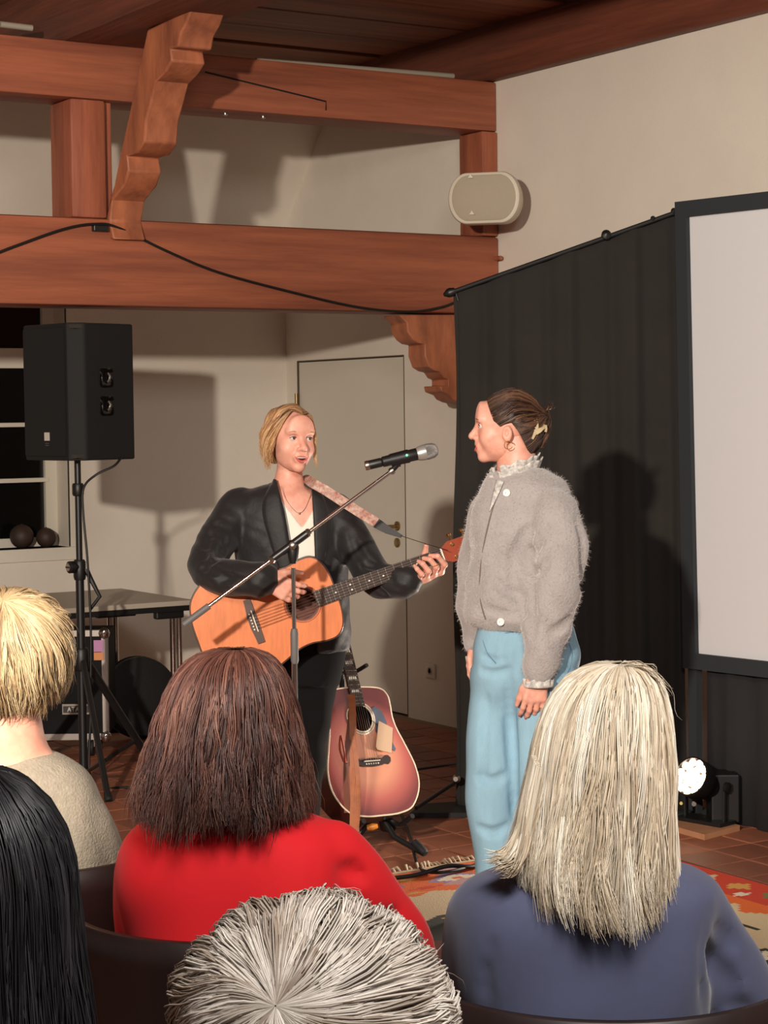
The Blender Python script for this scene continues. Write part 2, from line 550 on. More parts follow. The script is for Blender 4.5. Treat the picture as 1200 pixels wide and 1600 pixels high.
# oval wall speaker on the corner post
sd = 9.42
fr = Frame(764, sd)
wsp = frame_thing('wall_speaker', fr, 'oval cream wall speaker mounted on the corner post', 'speaker')
c = fr.L(758, 310)
hw, hh = 57 * fr.m, 40 * fr.m
yaw = R_(-14)
ax = np.array([math.cos(yaw), math.sin(yaw), 0]); nz_ = np.array([math.sin(yaw), -math.cos(yaw), 0]); up_ = np.array([0, 0, 1.0])
tl = R_(-6)
def stadium(hw, hh, n=14):
    return [(math.copysign(hw - hh * .75, math.cos(t)) + hh * .75 * math.cos(t), hh * math.sin(t)) for t in [2 * math.pi * (k + .5) / (4 * n) for k in range(4 * n)]]
def shell(secs):
    V, F = [], []
    n = None
    for (sx, off) in secs:
        st = stadium(hw * sx, hh * sx)
        n = len(st)
        V += [c + ax * p[0] + up_ * p[1] + nz_ * off for p in st]
    for i in range(len(secs) - 1):
        F += [(i * n + k, i * n + (k + 1) % n, (i + 1) * n + (k + 1) % n, (i + 1) * n + k) for k in range(n)]
    F += [tuple(range(n)), tuple(len(V) - n + k for k in range(n))[::-1]]
    return V, F
V, F = shell([(.80, -.13), (.95, -.10), (1.0, -.03), (1.0, .015), (.97, .03), (.90, .034)])
MB().add(V, F).build('speaker_body', M_CREAMP, wsp, True)
V, F = shell([(.88, .030), (.88, .036), (.84, .040)])
MB().add(V, F).build('grille', mat('speaker_grille', (178, 166, 144), .7, bump=.4, bscale=400), wsp, True)
for q in ((738, 277), (740, 334)):
    p = fr.L(q[0], q[1]) ; p = p + nz_ * .036
    MB().prism([p + ax * -.013 + up_ * -.008, p + ax * .013 + up_ * -.008, p + up_ * .012], nz_ * .006).build('grille_badge', M_CREAMP, wsp)
wall_loc = fr.L(818, 272)
MB().tube([c - nz_ * .10, c - nz_ * .25 + up_ * .02], .02, 10).build('bracket_arm', M_CREAMP, wsp, True)

# ================================================================== PROPS
def unit(a):
    a = np.asarray(a, float)
    return a / np.linalg.norm(a)


# ---- two dark balls on the window sill
M_BALL = mat('dark_brown_ball', (62, 46, 38), .6, var=.3, vscale=12)
for (q, r_, dy_, lab) in (((34, 836), .066, .10, 'larger dark brown ball on the window sill'), ((72, 838), .055, .07, 'smaller dark ball on the window sill beside the speaker pole')):
    p = atPlane(q[0], q[1], 1, YB + dy_)
    prof = [(r_ * math.sin(t) * 1.0, -r_ * math.cos(t)) for t in np.linspace(0.02, math.pi - .02, 20)]
    o = MB().lathe(prof, (p[0], YB + dy_, WZ0 + r_ - .002), (0, 0, 1), 28).build('decorative_ball', M_BALL, None, True)
    tag(o, lab, 'ball', 'balls on the window sill')
    MB().lathe([(.006, 0), (.005, .006), (.002, .008)], (p[0], YB + dy_, WZ0 + 2 * r_ - .006), (0, 0, 1), 10).build('stub', M_BLACK, o)

# ---- PA loudspeaker and its tripod stand
fr = Frame(122, 8.75)
ps = frame_thing('loudspeaker', fr, 'black trapezoid loudspeaker on a tripod stand in front of the window', 'speaker')
zt, zb = fr.L(120, 506)[2], fr.L(120, 719)[2]
xs = {q: fr.L(q, 620)[0] for q in (31, 113, 140, 205)}
foot = [(xs[31], .11), (xs[113], -.13), (xs[140], -.115), (xs[205], .10), (xs[205] - .06, .20), (xs[31] + .12, .24)]
M_SPK = mat('speaker_cabinet_black', (13, 12, 11), .75, bump=.2, bscale=300)
cab = MB().prism([(p[0], p[1], zb) for p in foot], (0, 0, zt - zb)).build('cabinet', M_SPK, ps)
bv = cab.modifiers.new('edge', 'BEVEL'); bv.width = .008; bv.segments = 2; bv.limit_method = 'ANGLE'; bv.angle_limit = R_(25)
a, b = np.array([*foot[0], 0]), np.array([*foot[1], 0])
e = unit(b - a); nn = np.array([e[1], -e[0], 0])
MB().obox((a + b) / 2 + nn * .004 + np.array([0, 0, (zt + zb) / 2]), e, nn, (0, 0, 1), np.linalg.norm(b - a) / 2 - .012, .005, (zt - zb) / 2 - .02).build('grille', mat('perforated_black_grille', (7, 7, 6), .85, bump=.5, bscale=700), ps)
lp = fr.L(78, 683)
t_ = (lp[0] - a[0]) / (b[0] - a[0])
lp = a + (b - a) * t_ + nn * .0105; lp[2] = fr.L(78, 682)[2]
MB().obox(lp, e, nn, (0, 0, 1), .018, .002, .018).build('badge', mat('badge_silver', (196, 190, 178), .4), ps)
for dz in (.030, .039):
    MB().obox(lp + np.array([0, 0, -dz]), e, nn, (0, 0, 1), .014, .001, .002).build('badge_lettering', mat('badge_grey', (70, 66, 62), .5), ps)
a2, b2 = np.array([*foot[2], 0]), np.array([*foot[3], 0])
e2 = unit(b2 - a2); n2 = np.array([e2[1], -e2[0], 0])
for q in (590, 634):
    z_ = fr.L(168, q)[2]
    c = a2 + (b2 - a2) * .42
    c[2] = z_
    h = MB()
    st = [(math.copysign(1, math.cos(t)) * .022 + .018 * math.cos(t), math.copysign(1, math.sin(t)) * .026 + .018 * math.sin(t)) for t in np.linspace(0, 2 * math.pi, 24, endpoint=False)]
    V = [c + e2 * p[0] + np.array([0, 0, p[1]]) + n2 * .004 for p in st] + [c + e2 * p[0] * .8 + np.array([0, 0, p[1] * .8]) + n2 * .006 for p in st] + [c + e2 * p[0] * .6 + np.array([0, 0, p[1] * .6]) + n2 * .001 for p in st]
    n_ = len(st)
    F = [(i * n_ + k, i * n_ + (k + 1) % n_, (i + 1) * n_ + (k + 1) % n_, (i + 1) * n_ + k) for i in (0, 1) for k in range(n_)] + [tuple(range(2 * n_, 3 * n_))]
    hp_ = h.add(V, F).build('pocket', mat('glossy_black', (8, 8, 8), .15), ps, True)
    MB().tube(spline([c + e2 * .006 + np.array([0, 0, -.02]) + n2 * .004, c + e2 * .012 + n2 * .012, c + e2 * .008 + np.array([0, 0, .02]) + n2 * .004], 5), .005, 8).build('grip', M_STEEL, hp_, True)
for q in (512, 712):
    c = np.array([(foot[1][0] + foot[2][0]) / 2, (foot[1][1] + foot[2][1]) / 2, fr.L(120, q)[2]])
    MB().obox(c, e2, n2, (0, 0, 1), .022, .017, .008).build('corner_plate', mat('corner_plate_grey', (62, 58, 54), .4), ps)

st = frame_thing('speaker_stand', fr, 'black tripod stand under the black loudspeaker', 'stand')
top = fr.L(119, 722); bot = fr.L(131, 1205)
x0 = float(top[0]); 
def P(py, px=None, dy=0):
    q = fr.L(px if px is not None else 124, py, dy)
    return np.array([q[0] if px is not None else x0, dy, q[2]])
x0 = float(fr.L(121, 722)[0])
ztop = zb - .001
MB().tube([(x0, 0, ztop), (x0, 0, fr.L(121, 900)[2])], .0145, 14).build('pole', M_BLACKM, st, True)
MB().tube([(x0, 0, fr.L(121, 905)[2]), (x0, 0, .05)], .019, 14).build('outer_pole', M_BLACKM, st, True)
z_ = fr.L(121, 765)[2]
MB().lathe([(.022, -.028), (.026, -.02), (.026, .02), (.022, .028)], (x0, 0, z_), (0, 0, 1), 16).build('collar', M_BLACK, st, True)
z_ = fr.L(121, 885)[2]
MB().lathe([(.024, -.06), (.028, -.045), (.028, .02), (.022, .03)], (x0, 0, z_), (0, 0, 1), 16).build('collar', M_BLACK, st, True)
kb = MB().lathe([(.012, 0), (.012, .02), (.027, .022), (.027, .044), (.022, .048)], (x0 - .005, -.02, z_), (-.75, -.66, 0), 18).build('knob', M_BLACK, st, True)
kc = np.array([x0 - .005, -.02, z_]) + unit((-.75, -.66, 0)) * .0485
MB().lathe([(.018, 0), (.018, .002), (.016, .003)], kc, (-.75, -.66, 0), 18).build('knob_emblem', M_STEEL, kb)
MB().obox(kc + unit((-.75, -.66, 0)) * .004, unit((.66, -.75, 0)), (0, 0, 1), unit((-.75, -.66, 0)), .016, .0035, .001).build('knob_bar', M_BLACK, kb)
pl = [P(890, 135, .0), P(905, 142, -.01), P(932, 156, -.01), P(952, 141, -.005)]
MB().tube(pl, [.012, .011, .009, .008], 8).build('lever', M_BLACK, st, True)
hub = fr.L(121, 1030)[2]
MB().lathe([(.03, -.05), (.034, -.04), (.034, .04), (.028, .05)], (x0, 0, hub), (0, 0, 1), 16).build('hub', M_BLACK, st, True)
lowz = .055
MB().lathe([(.026, -.02), (.030, -.014), (.030, .014), (.024, .02)], (x0, 0, lowz), (0, 0, 1), 16).build('lower_collar', M_BLACK, st, True)
for ang in (52, 172, 292):
    dx, dy = math.cos(R_(ang)), math.sin(R_(ang))
    ft = np.array([x0 + .44 * dx, .44 * dy, .014])
    tp = np.array([x0 + .03 * dx, .03 * dy, hub - .01])
    lg = MB().tube([tp, ft], .0135, 10, flat=1.5).build('leg', M_BLACKM, st, True)
    MB().lathe([(.017, -.012), (.019, .0), (.015, .03)], ft, tp - ft, 12).build('rubber_foot', M_RUBBER, lg, True)
    mid = tp + (ft - tp) * .74
    MB().tube([(x0 + .025 * dx, .025 * dy, lowz), mid], .009, 8).build('brace', M_BLACKM, st, True)
M_CAB = MATS['black_cable']
cable('speaker_cable', [fr.L(190, 714, .02), fr.L(178, 728, -.02), fr.L(150, 742, -.04), (x0 + .03, -.03, fr.L(121, 762)[2]), (x0 + .025, -.028, fr.L(121, 800)[2]), fr.L(137, 880, -.035), fr.L(142, 990, -.03), fr.L(141, 1120, -.03),
       fr.L(143, 1205, -.05) * np.array([1, 1, 0]) + np.array([0, 0, .01]), np.array([.18, -.12, .008]), np.array([.34, -.10, .008]), np.array([.6, .1, .008])], .0055, M_CAB, None, 'thin black cable hanging from the loudspeaker down its stand')
o = bpy.data.objects['speaker_cable']; o.location = fr.loc; o.rotation_euler = (0, 0, -HEAD)

# ---- folding table against the back wall
tb = empty('folding_table', (3.5, 9.0, 0), 0, 'grey-topped folding table with chrome legs by the back wall', 'table')
TX0, TX1, TY0, TY1, TZ = -.75, .87, -.42, .41, .74
MB().box((TX0, TY0, TZ - .025), (TX1, TY1, TZ), .004).build('tabletop', mat('grey_laminate', (176, 166, 150), .45), tb)
MB().box((TX0 + .02, TY0 - .002, TZ - .05), (TX1 - .02, TY0 + .02, TZ - .026)).build('apron', M_BLACKM, tb)
MB().box((TX0 + .02, TY1 - .02, TZ - .05), (TX1 - .02, TY1 + .002, TZ - .026)).build('apron', M_BLACKM, tb)
for x in (TX0 + .1, TX1 - .06):
    for y in (TY0 + .05, TY1 - .05):
        lg = MB().tube([(x, y, .02), (x, y, TZ - .03)], .014, 10).tube([(x - .035, y, .02), (x - .035, y, TZ - .03)], .014, 10).build('leg', M_CHROME, tb, True)
        MB().lathe([(.017, 0), (.017, .02), (.015, .025)], (x, y, 0), (0, 0, 1), 10).lathe([(.017, 0), (.017, .02), (.015, .025)], (x - .035, y, 0), (0, 0, 1), 10).build('leg_cap', M_RUBBER, lg)
MB().box((TX1 - .2, TY0 + .01, TZ - .085), (TX1 - .05, TY0 + .05, TZ - .026), .008).build('hinge_bracket', M_BLACK, tb)
MB().box((TX1 - .5, TY0 + .02, TZ - .06), (TX1 - .3, TY0 + .06, TZ - .026), .006).build('latch', M_BLACK, tb)

# ---- flight case under the table
fr = Frame(110, 9.45)
fc = frame_thing('flight_case', fr, 'black flight case with metal edges under the folding table', 'case')
fx0, fx1, fz0, fz1 = -.42, fr.L(163, 1000)[0], .10, fr.L(110, 990)[2]
MB().box((fx0, 0, fz0), (fx1, .36, fz1), .004).build('case_body', mat('case_laminate', (13, 12, 13), .8, spec=.3), fc)
ed = mat('case_aluminium', (168, 160, 152), .35, metal=.9)
M_EDG = MB()
for z in (fz0, fz1):
    MB().box((fx0 - .003, -.004, z - .016), (fx1 + .003, .02, z + .016), .002).build('edge_rail', ed, fc)
for x in (fx0, fx1):
    MB().box((x - .016, -.004, fz0), (x + .016, .02, fz1), .002).build('edge_rail', ed, fc)
for z in (fz0, fz1):
    MB().lathe([(.004, -.028), (.022, -.018), (.028, 0), (.022, .018), (.004, .028)], (fx1, -.004, z), (0, 0, 1), 16).build('ball_corner', M_CHROME, fc, True)
pz = fr.L(120, 1108)[2]
plate = MB().box((fr.L(97, 1100)[0], -.008, pz - .026), (fr.L(144, 1100)[0], -.001, pz + .026), .002).build('name_plate', mat('plate_silver', (150, 142, 132), .35, metal=.7), fc)
MB().box((fr.L(99, 1100)[0], -.0095, pz - .016), (fr.L(142, 1100)[0], -.008, pz + .016)).build('plate_field', mat('plate_dark', (42, 36, 34), .5), plate)
def letter_strip(parent, s, x, y, z, h, m):
    """block capitals as raised bars"""
    G = {'A': [(0, 0, .5, 1), (1, 0, .5, 1), (.2, .4, .8, .4)], 'T': [(0, 1, 1, 1), (.5, 0, .5, 1)]}
    for i, ch in enumerate(s):
        mb = MB()
        for (u0, v0, u1, v1) in G[ch]:
            mb.tube([(x + (i * 1.25 + u0) * h * .7, y, z + v0 * h), (x + (i * 1.25 + u1) * h * .7, y, z + v1 * h)], h * .11, 6)
        mb.build('letter', m, parent)
letter_strip(plate, 'ATA', fr.L(106, 1100)[0], -.010, pz - .011, .022, mat('letter_white', (206, 200, 192), .5))
MB().box((fx0 + .1, -.02, fr.L(110, 1032)[2] - .02), (fx1 - .12, -.001, fr.L(110, 1032)[2] + .02), .006).build('latch', M_CHROME, fc)
MB().box((fx1 - .05, -.010, fr.L(160, 1018)[2]), (fx1 - .004, -.003, fr.L(160, 1000)[2])).build('sticker', mat('pink_sticker', (190, 132, 176), .6), fc)
MB().box((fx1 - .05, -.010, fr.L(160, 1031)[2]), (fx1 - .004, -.003, fr.L(160, 1019)[2])).build('sticker', mat('orange_sticker', (214, 140, 84), .6), fc)
for x in (fx0 + .08, fx1 - .08):
    for y in (.05, .31):
        w_ = MB().lathe([(.02, -.012), (.042, -.012), (.042, .012), (.02, .012)], (x, y, .042), (1, 0, 0), 16).build('caster', M_RUBBER, fc, True)
        MB().box((x - .018, y - .012, .045), (x + .018, y + .012, .10)).build('caster_fork', M_CHROME, w_)
# ---- round black bag leaning beside the case
fr = Frame(212, 10.02)
Rr = .205
ang = R_(12)
axn = unit((.50, -.80, .22))
c0 = np.array([0, 0, Rr * .96 + .01])
rb = MB().lathe([(.02, -.07), (Rr * .8, -.066), (Rr * .97, -.05), (Rr, -.02), (Rr, .02), (Rr * .97, .05), (Rr * .8, .062), (.02, .058)], c0, axn, 40).build('round_drum_bag', mat('black_nylon', (17, 15, 15), .7, bump=.2, bscale=60), None, True)
rb.location = fr.loc; rb.rotation_euler = (0, 0, -HEAD)
tag(rb, 'round flat black bag standing on edge beside the flight case', 'bag')
MB().tube([c0 + Rr * 1.012 * (math.cos(t) * unit(np.cross(axn, (0, 0, 1))) + math.sin(t) * unit(np.cross(np.cross(axn, (0, 0, 1)), axn))) for t in np.linspace(0, 2 * math.pi, 49)], .005, 6).build('zip', M_BLACKM, rb, True)

# ---- projection screen on its black frame
XS = 5.28
def S(px, py, x=XS):
    return atPlane(px, py, 0, x)
sc = empty('projection_screen', (XS, float(S(1078, 700)[1]), 0), 0, 'large white projection screen in a black frame with a black skirt', 'screen')
off = np.array(sc.location)
def SL(px, py, dx=0.0):
    return S(px, py) - off + np.array([dx, 0, 0])
def ext(p, q, Y):                         # continue the line p->q (towards the camera side) to local y = Y
    t = (Y - p[1]) / (q[1] - p[1])
    return p + (q - p) * t
YE = -2.3
tl, tr = SL(1077.5, 339), ext(SL(1077.5, 339), SL(1200, 325.5), YE)
bl, br = SL(1092, 1021), ext(SL(1092, 1021), SL(1200, 1033), YE)
otl, otr = SL(1060, 316), ext(SL(1060, 316), SL(1200, 300), YE)
obl, obr = SL(1073, 1043), ext(SL(1073, 1043), SL(1200, 1058), YE)
M_SCR = mat('screen_white', (216, 216, 218), .75)
M_FRB = mat('screen_frame_black', (42, 47, 50), .8)
MB().prism([tl, tr, br, bl], (.012, 0, 0)).build('screen_sheet', M_SCR, sc)
D_ = np.array([-.02, 0, 0])
for nm, poly in (('frame_bar', [otl + D_, otr + D_, tr + D_, tl + D_]), ('frame_bar', [obl + D_, obr + D_, br + D_, bl + D_]), ('frame_bar', [otl + D_, tl + D_, bl + D_, obl + D_])):
    MB().prism(poly, (.045, 0, 0)).build(nm, M_FRB, sc)
l0, l1 = SL(1075, 1043), SL(1088, 1043)
MB().prism([l0, l1, np.array([l1[0], l1[1], .02]), np.array([l0[0], l0[1], .02])], (.03, 0, 0)).build('leg', M_FRB, sc)
MB().box((-.10, l0[1] - .05, 0), (.3, l0[1] + .0, .022), .004).build('stand_foot', M_FRB, sc)
MB().box((-.02, YE - .05, 0), (.01, YE, float(br[2])), .004).build('leg', M_FRB, sc)
s0 = SL(1096.5, 1046)
V, F = [], []
ny = 60
for i in range(ny + 1):
    y = s0[1] + (YE - s0[1]) * i / ny
    x = .022 + .010 * math.sin(i * 1.1) + .006 * math.sin(i * 2.7 + 1)
    V += [(x, y, float(obl[2]) + .02), (x + .01 * math.sin(i * 1.3), y, .004)]
F = [(2 * i, 2 * i + 1, 2 * i + 3, 2 * i + 2) for i in range(ny)]
sk = mesh('skirt', V, F, mat('black_molton', (40, 38, 39), .95, var=.2, vscale=3), sc, True)
sk.modifiers.new('thick', 'SOLIDIFY').thickness = .004

# ---- black curtain on a rod between the post and the screen
fr = Frame(890, 7.98)
cu = frame_thing('black_curtain', fr, 'long black cloth curtain hanging from a slanting rod beside the screen', 'curtain')
rodL, rodR = fr.L(704, 457, .10), fr.L(1064, 329, -.02)
M_CUR = mat('black_molton_curtain', (38, 35, 32), .95, var=.25, vscale=3)
V, F = [], []
nx, nz2 = 220, 44
rs = np.random.RandomState(5)
ph = rs.uniform(0, 6.28, 6)
topc = np.array([rodL + (rodR - rodL) * t for t in np.linspace(.012, .992, nx + 1)])
xl_b, xr_b = fr.L(714, 1270, .08)[0], fr.L(1076, 1270)[0]
for i in range(nx + 1):
    t = i / nx
    for j in range(nz2 + 1):
        s_ = j / nz2
        tp = topc[i]
        xb = xl_b + (xr_b - xl_b) * t
        x = tp[0] * (1 - s_) + xb * s_
        z = tp[2] * (1 - s_) + .004 * s_
        amp = .006 + .010 * s_
        fold = amp * (math.sin(t * 44 + ph[0]) + 1.2 * math.sin(t * 23 + ph[1] + .8 * s_) + .35 * math.sin(t * 90 + ph[2]))
        y = tp[1] * (1 - s_) + (.07 * (1 - t)) * s_ + fold + .01
        x += .008 * math.sin(s_ * 5 + t * 20) * s_
        if t < .02:
            x += .010 * math.sin(s_ * 9)
        V.append((x, y, z))
F = [(i * (nz2 + 1) + j, i * (nz2 + 1) + j + 1, (i + 1) * (nz2 + 1) + j + 1, (i + 1) * (nz2 + 1) + j) for i in range(nx) for j in range(nz2)]
cl = mesh('curtain_cloth', V, F, M_CUR, cu, True)
cl.modifiers.new('thick', 'SOLIDIFY').thickness = .003
MB().tube([rodL, rodR], .009, 10).build('rod', M_RUBBER, cu, True)
MB().lathe([(.006, -.03), (.018, -.012), (.02, 0), (.014, .02)], rodL, rodR - rodL, 14).build('rod_end', M_BLACK, cu, True)
for (q, w_) in ((948, .020), (1020, .010), (1052, .012)):
    t = (fr.L(q, 400)[0] - rodL[0]) / (rodR[0] - rodL[0])
    p = rodL + (rodR - rodL) * t
    MB().lathe([(.004, -w_), (w_, -w_ * .4), (w_, w_ * .4), (.004, w_)], p + np.array([0, -.004, .008]), (0, -1, .3), 12).build('clip', M_BLACK, cu, True)
MB().tube([fr.L(716, 470, .10), rodL + (rodR - rodL) * .02], .004, 6).build('tie_cord', M_CAB, cu, True)
# the support that carries the rod, with the weighted flat base seen beside the curtain
MB().tube([(rodL[0] + .05, rodL[1] + .045, .02), (rodL[0] + .05, rodL[1] + .045, rodL[2] - .0)], .013, 10).build('upright', M_BLACKM, cu, True)
bp = [fr.L(q[0], 1262) for q in ((640, 0), (700, 0), (735, 0))]
V = [(bp[0][0], -.05, .0), (bp[0][0] + .05, .14, .0), (xl_b + .1, .2, .0), (xl_b + .1, -.06, .0)]
MB().prism(V, (0, 0, .02)).build('base_plate', M_RUBBER, cu)
MB().lathe([(.016, -.012), (.018, 0), (.010, .012)], fr.L(713, 1217, .0), (-.3, -1, .1), 12).build('clamp', M_STEEL, cu, True)
MB().tube([fr.L(712, 1222, .06), fr.L(650, 1246, -.3) * np.array([1, 1, 0]) + np.array([0, 0, .09])], .008, 8).build('stay_bar', M_BLACKM, cu, True)
o = cable('floor_cable', [fr.L(640, 1204, .5), fr.L(680, 1198, .4), fr.L(716, 1193, .3)], .005, M_CAB, None, 'thin black cable strung low behind the sunburst guitar')
o.location = fr.loc; o.rotation_euler = (0, 0, -HEAD)

# ---- LED stage lamp on its board
fr = Frame(1100, 7.55)
bd = fr.L
def onfloor(px, py):
    p = atPlane(px, py, 2, 0.0) - fr.loc
    return np.array([p @ RT, p @ FW, 0.0])
q1, q2, q3 = onfloor(1040, 1296), onfloor(1101, 1313), onfloor(1156, 1298)
q4 = q1 + q3 - q2
o = MB().prism([q1, q2, q3, q4], (0, 0, .022)).build('lamp_board', mat('pale_plywood', (186, 132, 96), .6, var=.2, vscale=10))
o.location = fr.loc; o.rotation_euler = (0, 0, -HEAD)
tag(o, 'pale wooden board on the floor under the LED lamp', 'board')
lm = frame_thing('stage_lamp', fr, 'black LED stage lamp glowing on the floor in front of the screen', 'lamp')
c = fr.L(1079, 1213, 0.06)
axl = unit((-.66, -.62, .42))
u1 = unit(np.cross(axl, (0, 0, 1))); u2 = np.cross(u1, axl)
rl = .074
MB().lathe([(.03, -.20), (rl * .75, -.19), (rl * .8, -.08), (rl * 1.04, -.06), (rl * 1.07, .004), (rl * .98, .004), (rl * .98, -.012)], c, axl, 32).build('housing', M_BLACK, lm, True)
MB().lathe([(.01, -.014), (rl * .98, -.014), (rl * .98, -.010), (.01, -.010)], c, axl, 32).build('led_plate', mat('led_plate_dark', (60, 48, 42), .4), lm)
M_LED = mat('led_light', (255, 240, 220), .4, emis=(255, 222, 186), emis_s=11)
ring = [(0, 0)] + [(.40 * math.cos(t), .40 * math.sin(t)) for t in np.linspace(0, 2 * math.pi, 6, endpoint=False)] + [(.78 * math.cos(t), .78 * math.sin(t)) for t in np.linspace(.2, 2 * math.pi + .2, 11, endpoint=False)]
for (a_, b_) in ring:
    MB().lathe([(rl * .2, -.010), (rl * .2, -.004), (rl * .12, .0)], c + (u1 * a_ + u2 * b_) * rl, axl, 12).build('led', M_LED, lm, True)
led_beam = lamp('stage_lamp_beam', 'SPOT', c + axl * .02, 150, (1.0, 0.86, 0.74), c + axl, spot_size=R_(112), spot_blend=0.7, shadow_soft_size=0.06)
led_beam.parent = lm
sw = u1
yk = spline([c - axl * .09 + sw * .098, c - axl * .09 + sw * .10 + np.array([0, 0, -.09]), np.array([c[0] + .05, c[1] + .02, .034]) + sw * .09], 6)
zf = .0225
base = c - axl * .10
for s_ in (-1, 1):
    MB().tube([base + sw * s_ * .096, np.array([*(base + sw * s_ * .094)[:2], zf + .012])], .011, 8, flat=.5, up=sw).build('yoke_arm', M_BLACKM, lm, True)
    MB().lathe([(.02, 0), (.02, .012), (.012, .016)], base + sw * s_ * .10, sw * s_, 14).build('yoke_knob', M_BLACK, lm, True)
MB().obox(np.array([base[0], base[1], zf + .008]), sw, np.cross((0, 0, 1), sw), (0, 0, 1), .11, .05, .007).build('yoke_foot', M_BLACKM, lm)
MB().box((base[0] + .02, base[1] - .03, zf), (base[0] + .13, base[1] + .1, zf + .19), .006).build('driver_box', M_BLACK, lm)
MB().lathe([(.006, 0), (.006, .006)], fr.L(1064, 1255, -.02), (0, -1, 0), 10).build('indicator', mat('indicator_yellow', (214, 190, 110), .4), lm)
MB().lathe([(.009, 0), (.009, .006)], fr.L(1084, 1256, -.02), (0, -1, 0), 10).build('socket', mat('socket_grey', (120, 110, 104), .4), lm)

# ---- patterned kilim
RX0, RX1, RY0, RY1 = 2.75, 4.70, 2.9, 5.85
cx, cy = (RX0 + RX1) / 2, (RY0 + RY1) / 2
rug = empty('kilim_rug', (cx, cy, 0), 0, 'colourful orange and cream zigzag kilim rug with fringes on the tiled floor', 'rug')
cw, ch_ = .02, .011
nX, nY = int((RX1 - RX0) / cw), int((RY1 - RY0) / ch_)
gx, gy = np.meshgrid((np.arange(nX) + .5) * cw, (np.arange(nY) + .5) * ch_, indexing='ij')
Lx, Ly = RX1 - RX0, RY1 - RY0
ex = Lx - gx; ey = Ly - gy                # distance from the right edge / the far edge
ex2 = np.minimum(gx, ex); ey2 = np.minimum(gy, ey)
zz = lambda p, w: np.abs((p / w) % 1 - .5) * w
edge = np.minimum(ex2 + zz(gy, .16) * .9, ey2 + zz(gx, .16) * .55)
palette = {'blue': (70, 66, 92), 'orange': (226, 104, 40), 'red': (206, 62, 34), 'cream': (214, 190, 150), 'dark': (54, 52, 44), 'green': (120, 122, 72), 'pink': (196, 150, 150), 'lilac': (150, 130, 160), 'white': (230, 216, 190), 'gold': (214, 160, 80)}
colr = np.zeros((nX, nY, 3))
def put(mask, nm):
    colr[mask] = lin(palette[nm])
put(np.ones((nX, nY), bool), 'cream')
put(edge < .34, 'orange')
put((edge < .34) & (ex2 < .22) & (ex2 < ey2), 'red')
put(edge < .035, 'blue')
put((ex2 < ey2) & (edge < .06), 'red')
put((edge > .62) & (edge < .80), 'dark')
put((edge > .86) & (edge < .98), 'pink')
put((edge > .98), 'lilac')
rs = np.random.RandomState(11)
def diamond(x0, y0, rx, ry, nm):
    m_ = (np.abs(gx - x0) / rx + np.abs(gy - y0) / ry) < 1
    colr[m_] = lin(palette[nm])
for k in range(12):                                     # motifs in the border
    x = .12 + k * .34
    diamond(x, Ly - .19, .13, .085, 'lilac'); diamond(x, Ly - .19, .08, .055, 'white'); diamond(x, Ly - .19, .03, .02, 'orange')
    diamond(x + .17, Ly - .12, .06, .02, 'gold'); diamond(x + .17, Ly - .25, .08, .02, 'red'); diamond(x + .10, Ly - .29, .05, .012, 'gold')
for k in range(26):
    y = .06 + k * .17
    diamond(Lx - .10, y, .05, .05, ('gold', 'cream', 'green')[k % 3]); diamond(Lx - .17, y + .08, .035, .03, ('pink', 'white')[k % 2])
for k in range(60):                                     # small woven marks in the cream and dark bands
    x, y = rs.uniform(.1, Lx - .35), rs.uniform(.1, Ly - .42)
    diamond(x, y, rs.uniform(.03, .10), rs.uniform(.008, .022), ('green', 'dark', 'gold', 'white', 'pink')[k % 5])
for k in range(14):
    y = .2 + k * .2
    diamond(Lx - .60, y, .10, .05, 'white'); diamond(Lx - .60, y, .04, .02, 'gold'); diamond(Lx - .8, y + .1, .12, .05, 'pink'); diamond(Lx - .44, y + .1, .012, .06, 'dark')
vx = np.arange(nX + 1) * cw - Lx / 2; vy = np.arange(nY + 1) * ch_ - Ly / 2
vid = lambda i, j: i * (nY + 1) + j
V = np.array([[x, y, .0065] for x in vx for y in vy])
ii, jj = np.meshgrid(np.arange(nX), np.arange(nY), indexing='ij')
F = np.stack([vid(ii, jj), vid(ii + 1, jj), vid(ii + 1, jj + 1), vid(ii, jj + 1)], -1).reshape(-1, 4)
rm = mesh('woven_field', V, F, mat('kilim_wool', (200, 150, 100), .95, attr='weave', bump=.4, bscale=260), rug)
at = rm.data.color_attributes.new('weave', 'FLOAT_COLOR', 'CORNER')
at.data.foreach_set('color', np.repeat(np.c_[colr.reshape(-1, 3), np.ones(nX * nY)], 4, axis=0).astype(np.float32).ravel())
MB().box((-Lx / 2, -Ly / 2, .0005), (Lx / 2, Ly / 2, .006)).build('rug_backing', mat('rug_backing', (60, 50, 46), .9), rug)
fm = MB()
rq = random.Random(8)
x = -Lx / 2
while x < Lx / 2:
    dx = rq.uniform(-.02, .02)
    fm.tube([(x, Ly / 2 - .003, .006), (x + dx * .5, Ly / 2 + .02, .012 + rq.uniform(0, .012)), (x + dx, Ly / 2 + .045 + rq.uniform(-.01, .012), .006)], [.003, .0045, .002], 5)
    x += rq.uniform(.010, .028)
fo = fm.build('fringe', mat('fringe_wool', (220, 200, 168), .95), rug)
fo['kind'] = 'stuff'
MB().box((-Lx / 2, Ly / 2 - .02, .0065), (Lx / 2, Ly / 2, .009)).build('selvedge', mat('selvedge_cream', (206, 184, 150), .9), rug)

